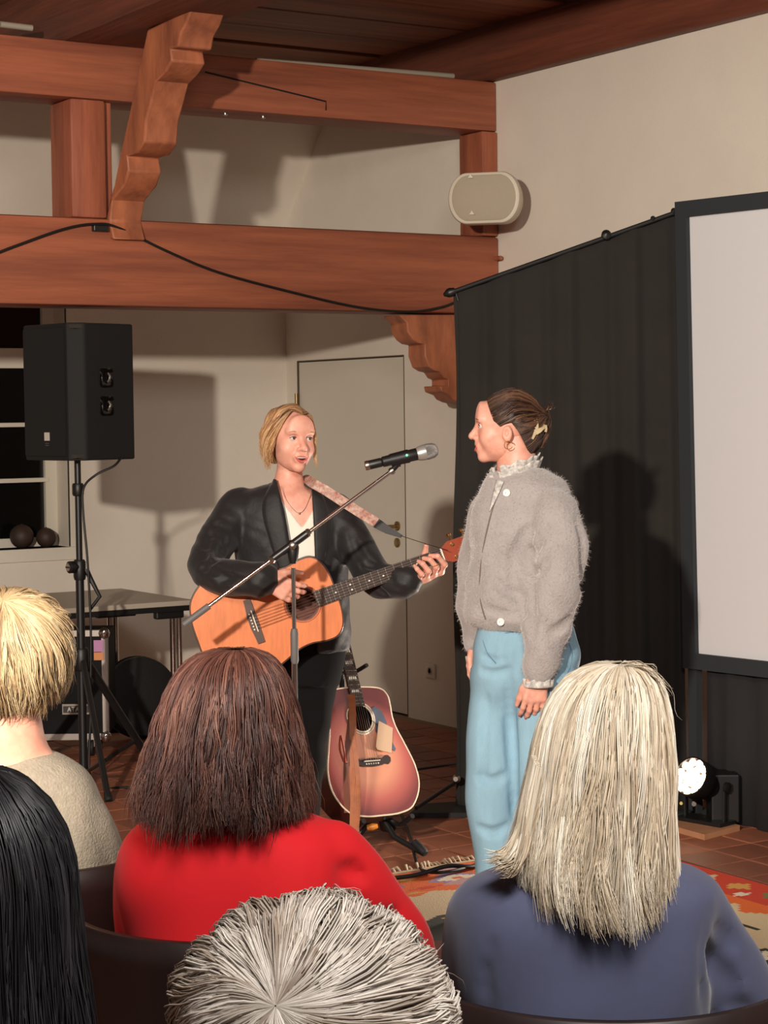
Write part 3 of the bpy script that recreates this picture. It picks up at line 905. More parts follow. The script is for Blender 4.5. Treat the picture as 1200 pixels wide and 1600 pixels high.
def floorcable(name, pts, label, r=.006):
    return cable(name, [np.array([*atPlane(p[0], p[1], 2, .0)[:2], p[2]]) for p in pts], r, M_CAB, None, label)
floorcable('floor_cable', [(628, 1285, .03), (640, 1310, .008), (648, 1340, .008), (658, 1362, .008), (690, 1372, .02), (730, 1364, .02), (760, 1352, .018)], 'black cable curving from the guitar stand onto the rug edge')
floorcable('floor_cable', [(540, 1400, .01), (600, 1384, .02), (650, 1376, .02), (700, 1368, .034), (740, 1362, .02), (790, 1345, .02)], 'black cable lying along the fringed edge of the rug', .008)

# ================================================================== TOOLKIT FOR BODIES, CLOTHES AND HAIR
class Field:
    """a signed-distance grid; shapes are blended into it and it is meshed with surface nets"""
    def __init__(s, lo, hi, res):
        s.lo = np.asarray(lo, float)
        s.res = res
        s.n = np.maximum(4, np.ceil((np.asarray(hi, float) - s.lo) / res).astype(int) + 1)
        s.ax = [(s.lo[i] + np.arange(s.n[i]) * res).astype(np.float32) for i in range(3)]
        s.D = np.ones(s.n, np.float32)

    def _reg(s, lo, hi):
        sl = []
        for i in range(3):
            a = int(max(0, math.floor((lo[i] - s.lo[i]) / s.res) - 1))
            b = int(min(s.n[i], math.ceil((hi[i] - s.lo[i]) / s.res) + 2))
            if b <= a:
                return None
            sl.append(slice(a, b))
        X = s.ax[0][sl[0]][:, None, None]
        Y = s.ax[1][sl[1]][None, :, None]
        Z = s.ax[2][sl[2]][None, None, :]
        return tuple(sl), X, Y, Z

    def op(s, f, lo, hi, k, cut=False):
        pad = max(k, 3 * s.res)
        r = s._reg(np.asarray(lo, float) - pad, np.asarray(hi, float) + pad)
        if r is None:
            return s
        sl, X, Y, Z = r
        v = f(X, Y, Z)
        a = s.D[sl]
        if cut:
            b = -v
            if k > 0:
                h = np.clip(.5 - .5 * (b - a) / k, 0, 1)
                s.D[sl] = b + (a - b) * h + k * h * (1 - h)
            else:
                s.D[sl] = np.maximum(a, b)
        else:
            if k > 0:
                h = np.clip(.5 + .5 * (v - a) / k, 0, 1)
                s.D[sl] = v + (a - v) * h - k * h * (1 - h)
            else:
                s.D[sl] = np.minimum(a, v)
        return s

    def ell(s, c, r, k=.015, rot=None, cut=False):
        c = np.asarray(c, float)
        r = np.asarray(r if hasattr(r, '__len__') else (r, r, r), float)
        Rm = np.eye(3) if rot is None else np.asarray(rot, float)
        ext_ = np.full(3, r.max()) if rot is not None else r

        def f(X, Y, Z):
            x, y, z = X - c[0], Y - c[1], Z - c[2]
            q = [x * Rm[0, i] + y * Rm[1, i] + z * Rm[2, i] for i in range(3)]
            k0 = np.sqrt((q[0] / r[0]) ** 2 + (q[1] / r[1]) ** 2 + (q[2] / r[2]) ** 2)
            k1 = np.sqrt((q[0] / r[0] ** 2) ** 2 + (q[1] / r[1] ** 2) ** 2 + (q[2] / r[2] ** 2) ** 2) + 1e-6
            return k0 * (k0 - 1) / k1
        return s.op(f, c - ext_, c + ext_, k, cut)

    def cap(s, a, b, ra, rb, k=.015, cut=False):
        a, b = np.asarray(a, float), np.asarray(b, float)
        ba = b - a
        L2 = ba @ ba + 1e-12

        def f(X, Y, Z):
            x, y, z = X - a[0], Y - a[1], Z - a[2]
            h = np.clip((x * ba[0] + y * ba[1] + z * ba[2]) / L2, 0, 1)
            return np.sqrt((x - ba[0] * h) ** 2 + (y - ba[1] * h) ** 2 + (z - ba[2] * h) ** 2) - (ra + (rb - ra) * h)
        r = max(ra, rb)
        return s.op(f, np.minimum(a, b) - r, np.maximum(a, b) + r, k, cut)

    def chain(s, pts, rads, k=.015):
        for i in range(len(pts) - 1):
            s.cap(pts[i], pts[i + 1], rads[i], rads[i + 1], k)
        return s

    def loft(s, secs, k=.015, pw=2.0, disp=None, cut=False, axis_tilt=None):
        """secs rows: z, cx, cy, rx, ry"""
        S_ = np.array(sorted(spline([np.array(q, float) for q in sorted(secs)], 6), key=lambda q: q[0]))
        z0, z1 = S_[0, 0], S_[-1, 0]
        lo = np.array([(S_[:, 1] - S_[:, 3]).min(), (S_[:, 2] - S_[:, 4]).min(), z0])
        hi = np.array([(S_[:, 1] + S_[:, 3]).max(), (S_[:, 2] + S_[:, 4]).max(), z1])

        def f(X, Y, Z):
            cx, cy, rx, ry = (np.interp(Z, S_[:, 0], S_[:, i]).astype(np.float32) for i in (1, 2, 3, 4))
            x, y = np.abs((X - cx) / rx), np.abs((Y - cy) / ry)
            kk = (x ** pw + y ** pw) ** (1 / pw)
            g = np.sqrt((x / rx) ** 2 + (y / ry) ** 2) + 1e-4
            d = np.where(kk > .3, kk * (kk - 1) / g, -(1 - kk) * np.minimum(rx, ry))
            if disp is not None:
                d = d + disp(X, Y, Z)
            return np.maximum(d, np.maximum(Z - z1, z0 - Z))
        return s.op(f, lo, hi, k, cut)

    def disp(s, f):
        s.D = s.D + f(s.ax[0][:, None, None], s.ax[1][None, :, None], s.ax[2][None, None, :]).astype(np.float32)
        return s

    def net(s):
        D = s.D
        sg = D < 0
        nx, ny, nz = D.shape
        cnt = np.zeros((nx - 1, ny - 1, nz - 1), np.uint8)
        for i in (0, 1):
            for j in (0, 1):
                for k in (0, 1):
                    cnt += sg[i:nx - 1 + i, j:ny - 1 + j, k:nz - 1 + k]
        act = np.argwhere((cnt > 0) & (cnt < 8))
        cid = -np.ones((nx - 1, ny - 1, nz - 1), np.int64)
        cid[act[:, 0], act[:, 1], act[:, 2]] = np.arange(len(act))
        cor = [(i, j, k) for i in (0, 1) for j in (0, 1) for k in (0, 1)]
        val = np.stack([D[act[:, 0] + i, act[:, 1] + j, act[:, 2] + k] for i, j, k in cor], 1)
        P = np.zeros((len(act), 3))
        w = np.zeros(len(act))
        for a in range(8):
            for b in range(a + 1, 8):
                ca, cb = np.array(cor[a]), np.array(cor[b])
                if abs(ca - cb).sum() != 1:
                    continue
                va, vb = val[:, a], val[:, b]
                m = (va < 0) != (vb < 0)
                t = np.where(m, va / np.where(m, va - vb, 1), 0)[:, None]
                P += np.where(m[:, None], ca + (cb - ca) * t, 0)
                w += m
        P = act + P / w[:, None]
        V = s.lo + P * s.res
        Q = []
        for ax_ in range(3):
            o = [q for q in range(3) if q != ax_]
            sl0 = [slice(None)] * 3
            sl1 = [slice(None)] * 3
            sl0[ax_] = slice(0, -1)
            sl1[ax_] = slice(1, None)
            d0, d1 = sg[tuple(sl0)], sg[tuple(sl1)]
            e = np.argwhere(d0 != d1)
            for q in o:
                e = e[(e[:, q] > 0) & (e[:, q] < D.shape[q] - 1)]
            inside = sg[e[:, 0], e[:, 1], e[:, 2]]
            def cell(du, dv):
                c = e.copy()
                c[:, o[0]] -= du
                c[:, o[1]] -= dv
                return cid[c[:, 0], c[:, 1], c[:, 2]]
            q4 = np.stack([cell(1, 1), cell(0, 1), cell(0, 0), cell(1, 0)], 1)
            flip = inside if ax_ != 1 else ~inside
            q4[~flip] = q4[~flip][:, ::-1]
            Q.append(q4)
        Q = np.concatenate(Q)
        Q = Q[(Q >= 0).all(1)]
        return V, Q


def join(*vf):
    V, F, n = [], [], 0
    for v, f in vf:
        V.append(v)
        F.append(f + n)
        n += len(v)
    return np.concatenate(V), np.concatenate(F)


def relax(V, F, it=2, lam=.5):
    for _ in range(it):
        S_ = np.zeros_like(V)
        c = np.zeros(len(V))
        for a, b in ((0, 1), (1, 2), (2, 3), (3, 0)):
            np.add.at(S_, F[:, a], V[F[:, b]])
            np.add.at(c, F[:, a], 1)
            np.add.at(S_, F[:, b], V[F[:, a]])
            np.add.at(c, F[:, b], 1)
        V = V + lam * (S_ / np.maximum(c, 1)[:, None] - V)
    return V


class Basis:
    """head / hand frame: local point = c + x*right + y*forward + z*up"""
    def __init__(s, c, fwd, up=(0, 0, 1), sc=1.0):
        s.k = sc
        s.c = np.asarray(c, float)
        s.f = unit(fwd)
        r = unit(np.cross(s.f, up))
        s.r, s.u = r, np.cross(r, s.f)
        s.M = np.stack([s.r, s.f, s.u], 0)

    def __call__(s, p):
        return s.c + s.k * (np.asarray(p, float) @ s.M)


M_SKIN = mat('skin', (222, 164, 138), .5, sss=.12, var=.12, vscale=30, col2=(208, 142, 120))
M_SKIN2 = mat('skin_fair', (228, 172, 150), .5, sss=.12, var=.12, vscale=30, col2=(214, 146, 126))
M_LIP = mat('lips', (200, 96, 88), .35)
M_TEETH = mat('teeth', (236, 228, 214), .3)
M_MOUTH = mat('mouth_inside', (70, 22, 22), .6)
M_EYE = mat('eye_white', (206, 194, 186), .25)
M_IRIS = mat('iris', (66, 66, 70), .15)
M_HAIR = mat('hair_strands', (120, 90, 60), .42, attr='col', spec=.35)
M_SHOE = mat('black_shoe', (22, 20, 20), .4)


def head_field(mouth=.0, mw=.024, res=.0032):
    H = Field((-.10, -.13, -.15), (.10, .145, .14), res)
    H.ell((0, -.018, .035), (.074, .094, .084), .01)
    H.ell((0, .030, .012), (.064, .062, .078), .03)              # forehead and mid face
    H.ell((0, .030, -.050), (.054, .056, .062), .03)             # jaw
    H.ell((0, .074, -.094 - mouth * .2), (.022, .018, .019), .025)
    for s_ in (-1, 1):
        H.ell((.035 * s_, .058, -.032), (.027, .026, .028), .022)        # cheeks
        H.ell((.036 * s_, .022, -.062), (.018, .034, .024), .022)        # jaw corners
        H.ell((.030 * s_, .081, .026), (.020, .008, .006), .012)         # brow
    H.ell((0, .085, .045), (.045, .015, .04), .03)
    for s_ in (-1, 1):
        H.ell((.031 * s_, .098, .006), (.0165, .014, .0115), .010, cut=True)
    H.cap((0, .088, .012), (0, .112, -.026), .0085, .0115, .012)
    H.ell((0, .111, -.030), (.0125, .0125, .010), .006)
    for s_ in (-1, 1):
        H.ell((.0125 * s_, .100, -.033), (.008, .010, .0075), .006)
        H.ell((.006 * s_, .106, -.0405), (.0035, .005, .004), .003, cut=True)
        # ear
        H.ell((.076 * s_, -.004, -.018), (.009, .017, .027), .006)
        H.ell((.085 * s_, -.001, -.014), (.008, .009, .014), .004, cut=True)
    H.ell((0, .090, -.060), (.027, .014, .021), .015)            # muzzle
    if mouth:
        H.ell((0, .106, -.064 - mouth * .25), (mw * .92, .026, mouth), .004, cut=True)
    return H


def face(parent, B, mouth, iris_dx=0.0, brow=(150, 110, 80), smile=.005, mw=.024):
    """lips, teeth, eyes and brows as parts of the person"""
    zc_ = -.064 - mouth * .25
    yf = lambda x: .0995 - 7.5 * x * x
    def curve(zoff, rad, w=mw, bend=smile, n=13):
        return [np.array([x, yf(x), zc_ + zoff * (1 - (x / w) ** 2) + bend * (x / w) ** 2]) for x in np.linspace(-w, w, n)]
    up, lo = curve(mouth + .001, 0), curve(-mouth - .002, 0)
    rr = [.0008 + .0025 * (1 - (2 * i / 12 - 1) ** 2) for i in range(13)]
    mb = MB().tube([B(p) for p in up], rr, 8).tube([B(p) for p in lo], [q * 1.45 for q in rr], 8)
    mb.build('lips', M_LIP, parent, True)
    if mouth:
        tv = curve(mouth - .0030, 0, mw * .78)
        MB().tube([B(p - np.array([0, .005, 0])) for p in tv], .0042 * B.k, 8).build('teeth', M_TEETH, parent, True)
        mv = Field((-.03, .06, zc_ - .03), (.03, .11, zc_ + .03), .003)
        mv.ell((0, .082, zc_), (mw * .95, .014, mouth + .004), 0)
        v, f = mv.net()
        mesh('mouth_inside', B(v), f, M_MOUTH, parent, True)
    for s_ in (-1, 1):
        c = np.array([.031 * s_, .0795, .006])
        prof = [(.0115 * math.sin(t), -.0115 * math.cos(t)) for t in np.linspace(.02, math.pi - .02, 12)]
        ey = MB().lathe(prof, B(c), B.f, 16).build('eye', M_EYE, parent, True)
        d_ = unit((iris_dx, 1, 0.02))
        MB().lathe([(.0060, .0090), (.0058, .0108), (.002, .0119)], B(c), d_ @ B.M, 14).build('iris', M_IRIS, ey, True)
        lid = [np.array([.031 * s_ + x, .0912 - 18 * x * x, .0105 - 22 * x * x]) for x in np.linspace(-.015, .015, 9)]
        MB().tube([B(p) for p in lid], [.0008, .0014, .0018, .002, .002, .002, .0018, .0014, .0008], 6).build('eyelid', mat('eyelid', (104, 62, 52), .5), parent, True)
        br = [np.array([.031 * s_ + x * s_, .0985 - 9 * max(0, x) * max(0, x) - .18 * max(0, x), .025 + .004 * math.sin((x + .016) / .036 * 3)]) for x in np.linspace(-.016, .020, 9)]
        MB().tube([B(p) for p in br], [.0012, .0022, .0026, .0026, .0024, .0021, .0017, .0013, .0006], 6).build('eyebrow', mat('brow_%d' % brow[0], brow, .8), parent, True)


def hand_chains(wrist, fdir, palm, thumb_side, curl=(15, 25, 15), spread=.10, sc=1.0, thumb=(35, 20), fan=None):
    """finger and palm chains (points, radii) for a hand"""
    f = unit(fdir)
    t = np.asarray(thumb_side, float)
    t = unit(t - f * (t @ f))
    p = np.cross(f, t)
    if p @ np.asarray(palm, float) < 0:
        p = -p
    w = np.asarray(wrist, float)
    ch = []
    lens = [.070, .078, .073, .057]
    lat = [.030, .010, -.010, -.029]
    tips = []
    for i in range(4):
        base = w + sc * (f * (.088 - .004 * abs(i - 1)) + t * lat[i])
        ch.append(([w + sc * t * lat[i] * .6, base], [.0155 * sc, .0115 * sc], .014))
        a = 0
        pos = base
        pts = [base]
        fd = unit(f + t * (lat[i] * spread * 30))
        for jn, (cv, lf) in enumerate(zip(curl, (.46, .30, .24))):
            a += R_(cv * (1 + .12 * (i - 1)))
            pos = pos + sc * lens[i] * lf * (fd * math.cos(a) + p * math.sin(a))
            pts.append(pos)
        tips.append((pos, fd * math.cos(a) + p * math.sin(a)))
        ch.append((pts, [.0098 * sc, .0088 * sc, .0080 * sc, .0066 * sc], .004))
    b0 = w + sc * (f * .018 + t * .022)
    d1 = unit(f * math.cos(R_(thumb[0])) + t * math.sin(R_(thumb[0])) + p * .25)
    d2 = unit(f * math.cos(R_(thumb[1])) + t * math.sin(R_(thumb[1])) + p * .35)
    b1 = b0 + d1 * .044 * sc
    b2 = b1 + d2 * .034 * sc
    b3 = b2 + d2 * .026 * sc
    ch.append(([b0, b1, b2, b3], [.0155 * sc, .0115 * sc, .0098 * sc, .0075 * sc], .008))
    return ch, tips


def mesh_chains(chs, res=.0026, extra=None):
    P = np.concatenate([np.asarray(c[0]) for c in chs])
    F_ = Field(P.min(0) - .03, P.max(0) + .03, res)
    for pts, r, k in chs:
        F_.chain(pts, r, k)
    if extra:
        extra(F_)
    v, f = F_.net()
    return relax(v, f, 1), f


def guides_interp(G, phi, s, closed):
    """G (ng, nk, 3); phi, s arrays (n,) (n,m) -> points (n, m, 3)"""
    ng, nk = G.shape[:2]
    x = phi * (ng if closed else ng - 1)
    i0 = np.floor(x).astype(int)
    fx = (x - i0)[:, None, None]
    if closed:
        i1 = (i0 + 1) % ng
        i0 = i0 % ng
    else:
        i0 = np.clip(i0, 0, ng - 2)
        i1 = i0 + 1
        fx = (x - i0)[:, None, None]
    y = np.clip(s, 0, 1) * (nk - 1)
    j1 = np.clip(np.floor(y).astype(int), 0, nk - 2)
    ty = (y - j1)[..., None]
    def row(i):
        g = G[i]
        n = np.arange(len(i))[:, None]
        p0, p1, p2, p3 = g[n, np.maximum(j1 - 1, 0)], g[n, j1], g[n, j1 + 1], g[n, np.minimum(j1 + 2, nk - 1)]
        return .5 * (2 * p1 + (p2 - p0) * ty + (2 * p0 - 5 * p1 + 4 * p2 - p3) * ty ** 2 + (3 * p1 - p0 - 3 * p2 + p3) * ty ** 3)
    return row(i0) * (1 - fx) + row(i1) * fx


def hair(name, parent, G, core, n=3000, seg=14, width=.0016, colors=((200, 170, 120),), closed=True, depth=.16, wob=.006, clumps=160, seed=1,
         lmin=.85, fray=.010, base=.05, rootdark=.75, base_rng=(0, 1), T=None, curl=0.0, clump_jit=.5, srange=(0, 1)):
    rs = np.random.RandomState(seed)
    G = np.asarray(G, float)
    core = np.asarray(core, float)
    cl = rs.randint(0, clumps, n)
    cphi = (np.arange(clumps) + rs.uniform(-.4, .4, clumps)) / clumps
    phi = cphi[cl] + rs.normal(0, clump_jit / clumps, n)
    phi = phi % 1.0 if closed else np.clip(phi, 0, 1)
    ln = (lmin + (1 - lmin) * rs.rand(clumps))[cl] * (1 - .06 * rs.rand(n))
    s = np.linspace(0, 1, seg + 1)[None, :] * ln[:, None]
    if srange[1] < 1 or srange[0] > 0:
        s = srange[0] + s * (srange[1] - srange[0])
    P_ = guides_interp(G, phi, s, closed)
    dp = rs.rand(n) ** 1.3 * depth - .01
    C = np.broadcast_to(core, P_.shape).copy()
    C[..., 2] = np.where(P_[..., 2] < core[2], P_[..., 2], core[2])
    P_ = C + (P_ - C) * (1 - dp[:, None, None])
    # smooth wander: shared by the clump, plus a little of each strand's own
    for amp, src, nn_ in ((wob, cl, clumps), (wob * .35, np.arange(n), n)):
        fr_, ph_ = rs.uniform(.6, 2.2, (nn_, 3)), rs.uniform(0, 6.28, (nn_, 3))
        P_ = P_ + amp * (np.sin(s[..., None] * 6.28 * fr_[src][:, None, :] + ph_[src][:, None, :])) * (s[..., None] ** .8)
    P_ = P_ + (rs.normal(0, fray, (n, 1, 3)) * (s[..., None] ** 3))
    if curl:
        a_ = rs.uniform(0, 6.28, clumps)[cl]
        P_[..., 0] += curl * np.cos(s * 26 + a_[:, None]) * s
        P_[..., 1] += curl * np.sin(s * 26 + a_[:, None]) * s
    # triangular tubes
    t = np.gradient(P_, axis=1)
    t /= np.linalg.norm(t, axis=2, keepdims=True) + 1e-9
    out = P_ - C
    a = out - t * (out * t).sum(2, keepdims=True)
    a /= np.linalg.norm(a, axis=2, keepdims=True) + 1e-9
    b = np.cross(t, a)
    rad = width * rs.uniform(.6, 1.3, n)[:, None] * np.clip(1.15 - (np.linspace(0, 1, seg + 1)[None, :]) ** 3, .15, 1)
    ring = []
    for k in range(3):
        q = 2 * math.pi * k / 3 + math.pi / 2
        ring.append(P_ + rad[..., None] * (math.cos(q) * b * 1.4 + math.sin(q) * a * .8))
    V = np.stack(ring, 2).reshape(-1, 3)                       # (n, seg+1, 3)
    idx = np.arange(n * (seg + 1) * 3).reshape(n, seg + 1, 3)
    F = []
    for k in range(3):
        k2 = (k + 1) % 3
        F.append(np.stack([idx[:, :-1, k], idx[:, :-1, k2], idx[:, 1:, k2], idx[:, 1:, k]], -1).reshape(-1, 4))
    F = np.concatenate(F)
    pal = np.array([lin(c) for c in colors])
    cc = pal[rs.randint(0, len(pal), clumps)][cl] * .65 + pal[rs.randint(0, len(pal), n)] * .35
    cc = cc * rs.uniform(.8, 1.15, n)[:, None]
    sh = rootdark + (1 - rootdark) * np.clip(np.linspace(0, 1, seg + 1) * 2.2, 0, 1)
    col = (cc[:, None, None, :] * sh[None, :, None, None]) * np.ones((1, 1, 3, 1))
    col = col.reshape(-1, 3)
    if base is not None:                                       # the mass of hair under the strands
        m_ = 64
        ph2 = np.linspace(0, 1, m_ + 1)[:-1] if closed else np.linspace(0, 1, m_)
        s2 = np.tile(np.linspace(base_rng[0], base_rng[1], 25), (len(ph2), 1))
        Q = guides_interp(G, ph2, s2, closed)
        C2 = np.broadcast_to(core, Q.shape).copy()
        C2[..., 2] = np.where(Q[..., 2] < core[2], Q[..., 2], core[2])
        Q = C2 + (Q - C2) * (1 - base - depth * .6)
        id2 = np.arange(len(ph2) * 25).reshape(len(ph2), 25) + len(V)
        nb = np.roll(id2, -1, 0) if closed else id2[1:]
        ia = id2 if closed else id2[:-1]
        F = np.concatenate([F, np.stack([ia[:, :-1], nb[:, :-1], nb[:, 1:], ia[:, 1:]], -1).reshape(-1, 4)])
        V = np.concatenate([V, Q.reshape(-1, 3)])
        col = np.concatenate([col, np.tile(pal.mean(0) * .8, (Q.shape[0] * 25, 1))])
    if T is not None:
        V = T(V)
    return mesh(name, V, F, M_HAIR, parent, True, col=col)


def loft_guides(secs, ng=48, nk=18, start=0.0, pw=2.0, cut=None):
    """guides running down the outside of a stack of elliptical sections (z, cx, cy, rx, ry), from the top"""
    S_ = np.array(sorted(secs, key=lambda q: -q[0]), float)
    S_ = np.array(spline(list(S_), 8))
    arc = np.r_[0, np.cumsum(np.hypot(np.diff(S_[:, 0]), np.diff(np.maximum(S_[:, 3], S_[:, 4]))))]
    arc /= arc[-1]
    G = np.zeros((ng, nk, 3))
    for g in range(ng):
        an = 2 * math.pi * g / ng
        L_ = 1.0 if cut is None else cut(an)
        for k in range(nk):
            u = (start + (1 - start) * k / (nk - 1)) * L_
            z, cx, cy, rx, ry = (np.interp(u, arc, S_[:, i]) for i in range(5))
            G[g, k] = (cx + rx * math.cos(an), cy + ry * math.sin(an), z)
    return G


def sleeve(F_, pts, rads, k=.02, n=4):
    Q = spline([np.array([*p, r]) for p, r in zip(pts, rads)], n)
    F_.chain([q[:3] for q in Q], [q[3] for q in Q], k)


def crown_guides(cen, rad, pole, fwd, cut_face=70, reach=130, n=56, nk=14, drop=0.0, swirl=0.0):
    """guides radiating from the crown over an ellipsoid; shorter towards the face"""
    p = unit(pole)
    e1 = unit(np.cross(p, (0.02, .3, 1)))
    e2 = np.cross(p, e1)
    f = unit(fwd)
    G = np.zeros((n, nk, 3))
    for g in range(n):
        q = 2 * math.pi * g / n
        dr = math.cos(q) * e1 + math.sin(q) * e2
        best = reach
        for an in np.linspace(5, reach, 60):
            v = p * math.cos(R_(an)) + dr * math.sin(R_(an))
            if math.degrees(math.acos(np.clip(v @ f, -1, 1))) < cut_face and v[2] < .45 or v[2] < -.86:
                best = an
                break
        for k in range(nk):
            an = R_(.4 + (best - .4) * (k / (nk - 1)))
            dr2 = math.cos(q + swirl * an) * e1 + math.sin(q + swirl * an) * e2
            v = p * math.cos(an) + dr2 * math.sin(an)
            s_ = 1 + .05 * math.sin(math.pi * k / (nk - 1))
            G[g, k] = np.asarray(cen) + np.asarray(rad) * v * s_
            if v[2] < 0:
                G[g, k, 2] -= drop * (-v[2])
    return G


def surf_y(F_, x, z, off=0.0):
    """depth of the first surface met from the viewer's side in a field"""
    i = int(round((x - F_.lo[0]) / F_.res)); k = int(round((z - F_.lo[2]) / F_.res))
    col = F_.D[min(max(i, 0), F_.n[0] - 1), :, min(max(k, 0), F_.n[2] - 1)]
    h = np.nonzero(col < 0)[0]
    if len(h) == 0:
        return 0.0
    j = h[0]
    y1 = F_.ax[1][j]
    if j > 0:
        y1 -= F_.res * (-col[j]) / (col[j - 1] - col[j] + 1e-9)
    return float(y1) - off


def crease(F_, L, pts, r, k=.016, deep=.3):
    P_ = []
    for a, b in spline([np.array(p, float) for p in pts], 5):
        p = L(a, b)
        P_.append(np.array([p[0], surf_y(F_, p[0], p[2]) - r * (1 - deep), p[2]]))
    n = len(P_)
    for i in range(n - 1):
        s0, s1 = math.sin(math.pi * (i + .3) / n), math.sin(math.pi * (i + 1.3) / n)
        F_.cap(P_[i], P_[i + 1], r * (.35 + .65 * s0), r * (.35 + .65 * s1), k, cut=True)

# ================================================================== GUITARS
def body_outline(kind):
    if kind == 'small':
        h = [(-.200, 0), (-.197, .07), (-.175, .135), (-.11, .183), (-.035, .190), (.045, .163), (.105, .140), (.155, .134), (.205, .142), (.245, .138), (.272, .110), (.285, .06), (.287, 0)]
    else:
        h = [(-.205, 0), (-.202, .08), (-.18, .145), (-.11, .193), (-.03, .198), (.06, .172), (.12, .152), (.165, .145), (.21, .148), (.25, .146), (.278, .122), (.288, .07), (.290, 0)]
    pts = h + [(t, -w) for t, w in h[-2:0:-1]]
    return [tuple(p) for p in spline([np.array(p) for p in pts], 6, closed=True)]


def build_guitar(root, O, a, n, sp):
    """O: point on the top face under the saddle (root frame); a: towards the head; n: out of the face"""
    O = np.asarray(O, float)
    a = unit(a)
    n = np.asarray(n, float)
    n = unit(n - a * (n @ a))
    b = np.cross(n, a)                     # across the face
    Wp = lambda t, w, h: O + a * t + b * w + n * h
    L_ = sp['scale']
    D_ = sp['depth']
    out = body_outline(sp['kind'])
    hc, hr = .168, .050
    # soundboard with an open sound hole
    bm = bmesh.new()
    loops = []
    for lp in (out, [(hc + hr * math.cos(q), hr * math.sin(q)) for q in np.linspace(0, 2 * math.pi, 32, endpoint=False)]):
        vs = [bm.verts.new(Wp(t, w, 0)) for t, w in lp]
        loops += [bm.edges.new((vs[i], vs[(i + 1) % len(vs)])) for i in range(len(vs))]
    bmesh.ops.triangle_fill(bm, use_beauty=True, use_dissolve=False, edges=loops)
    top = MB().bm(bm).build('soundboard', sp['top'], root)
    if sp.get('burst'):
        me = top.data
        at = me.color_attributes.new('burst', 'FLOAT_COLOR', 'POINT')
    bm = bmesh.new()
    bm.from_mesh(top.data)
    f0 = max(bm.faces, key=lambda f: f.calc_area())
    if Vector(n) @ (bm.faces[0].normal) if False else f0.normal.dot(Vector(n)) < 0:
        bmesh.ops.reverse_faces(bm, faces=bm.faces[:])
    bm.to_mesh(top.data)
    bm.free()
    N_ = len(out)
    V = [Wp(t, w, 0) for t, w in out] + [Wp(t, w, -D_) for t, w in out]
    F = [(i, (i + 1) % N_, N_ + (i + 1) % N_, N_ + i) for i in range(N_)]
    MB().add(V, F).build('sides', sp['side'], root, True)
    mb = MB()
    mb.prism([Wp(t, w, -D_) for t, w in out], n * .003)
    mb.build('back', sp['side'], root)
    MB().tube([Wp(t, w, -.001) for t, w in out + out[:1]], sp.get('bind_r', .003), 6, cap=False).build('binding', sp['bind'], root, True)
    for rr, mm in sp['rosette']:
        MB().tube([Wp(hc + rr * math.cos(q), rr * math.sin(q), .0005) for q in np.linspace(0, 2 * math.pi, 41)], .0028, 6, cap=False).build('rosette', mm, root, True)
    # fingerboard, neck, frets
    wn, wb_ = .0215, .028
    tn = L_
    te = hc + hr - .004
    wid = lambda t: wb_ + (wn - wb_) * (t - te) / (tn - te)
    fb = MB()
    fb.add([Wp(te, -wid(te), .0), Wp(te, wid(te), .0), Wp(tn, wn, .0), Wp(tn, -wn, .0), Wp(te, -wid(te), .007), Wp(te, wid(te), .007), Wp(tn, wn, .007), Wp(tn, -wn, .007)],
           [(0, 1, 2, 3), (4, 5, 6, 7), (0, 1, 5, 4), (1, 2, 6, 5), (2, 3, 7, 6), (3, 0, 4, 7)])
    fbo = fb.build('fingerboard', sp['board'], root)
    tj = .285
    nk_ = MB()
    rows = []
    for t in np.linspace(tj - .02, tn + .015, 10):
        dd = .026 if t < tj + .02 else .019
        rows.append([Wp(t, wid(t) * math.cos(q), -dd * math.sin(q) + .0) for q in np.linspace(0, math.pi, 9)])
    V = [p for r in rows for p in r]
    F = [(i * 9 + k, i * 9 + k + 1, (i + 1) * 9 + k + 1, (i + 1) * 9 + k) for i in range(9) for k in range(8)] + [tuple(range(9)), tuple(range(81, 90))]
    nk_.add(V, F).build('neck', sp['neck'], root, True)
    MB().obox(Wp(tj - .01, 0, -.05), a, b, n, .02, .02, .05).build('heel', sp['neck'], root)
    fret = [L_ - L_ * (1 - 2 ** (-k / 12)) for k in range(1, 21)]
    for t in fret:
        if t > te:
            MB().tube([Wp(t, -wid(t), .0075), Wp(t, wid(t), .0075)], .0011, 6).build('fret', M_STEEL, fbo)
    for k in sp['inlay_frets']:
        t = (fret[k - 1] + (fret[k - 2] if k > 1 else L_)) / 2
        if t < te + .01:
            continue
        if sp['inlay'] == 'dot':
            for w in ((-.009, .009) if k == 12 else (0,)):
                MB().lathe([(.0032, 0), (.0032, .0004)], Wp(t, w, .0071), n, 12).build('inlay', sp['inlay_m'], fbo)
        else:
            h_ = (fret[k - 2] - fret[k - 1]) * .30 if k > 1 else .01
            for s_ in (-1, 1):
                MB().prism([Wp(t - h_, s_ * .0012, .0071), Wp(t - h_, s_ * wid(t) * .72, .0071), Wp(t + h_, s_ * wid(t) * .60, .0071), Wp(t + h_, s_ * .0012, .0071)], n * .0004).build('inlay', sp['inlay_m'], fbo)
    MB().obox(Wp(tn + .003, 0, .0055), a, b, n, .003, wn, .005).build('nut', mat('bone', (228, 220, 200), .4), root)
    # head
    hp_ = [(tn + .006, -wn), (tn + .02, -.030), (tn + .03, -.036), (tn + .17, -.031), (tn + .185, -.016), (tn + .178, 0), (tn + .185, .016), (tn + .17, .031), (tn + .03, .036), (tn + .02, .030), (tn + .006, wn)]
    tilt = lambda t: .002 - (t - tn) * .22
    MB().prism([Wp(t, w, tilt(t)) for t, w in hp_], -n * .014).build('headstock', sp['neck'], root)
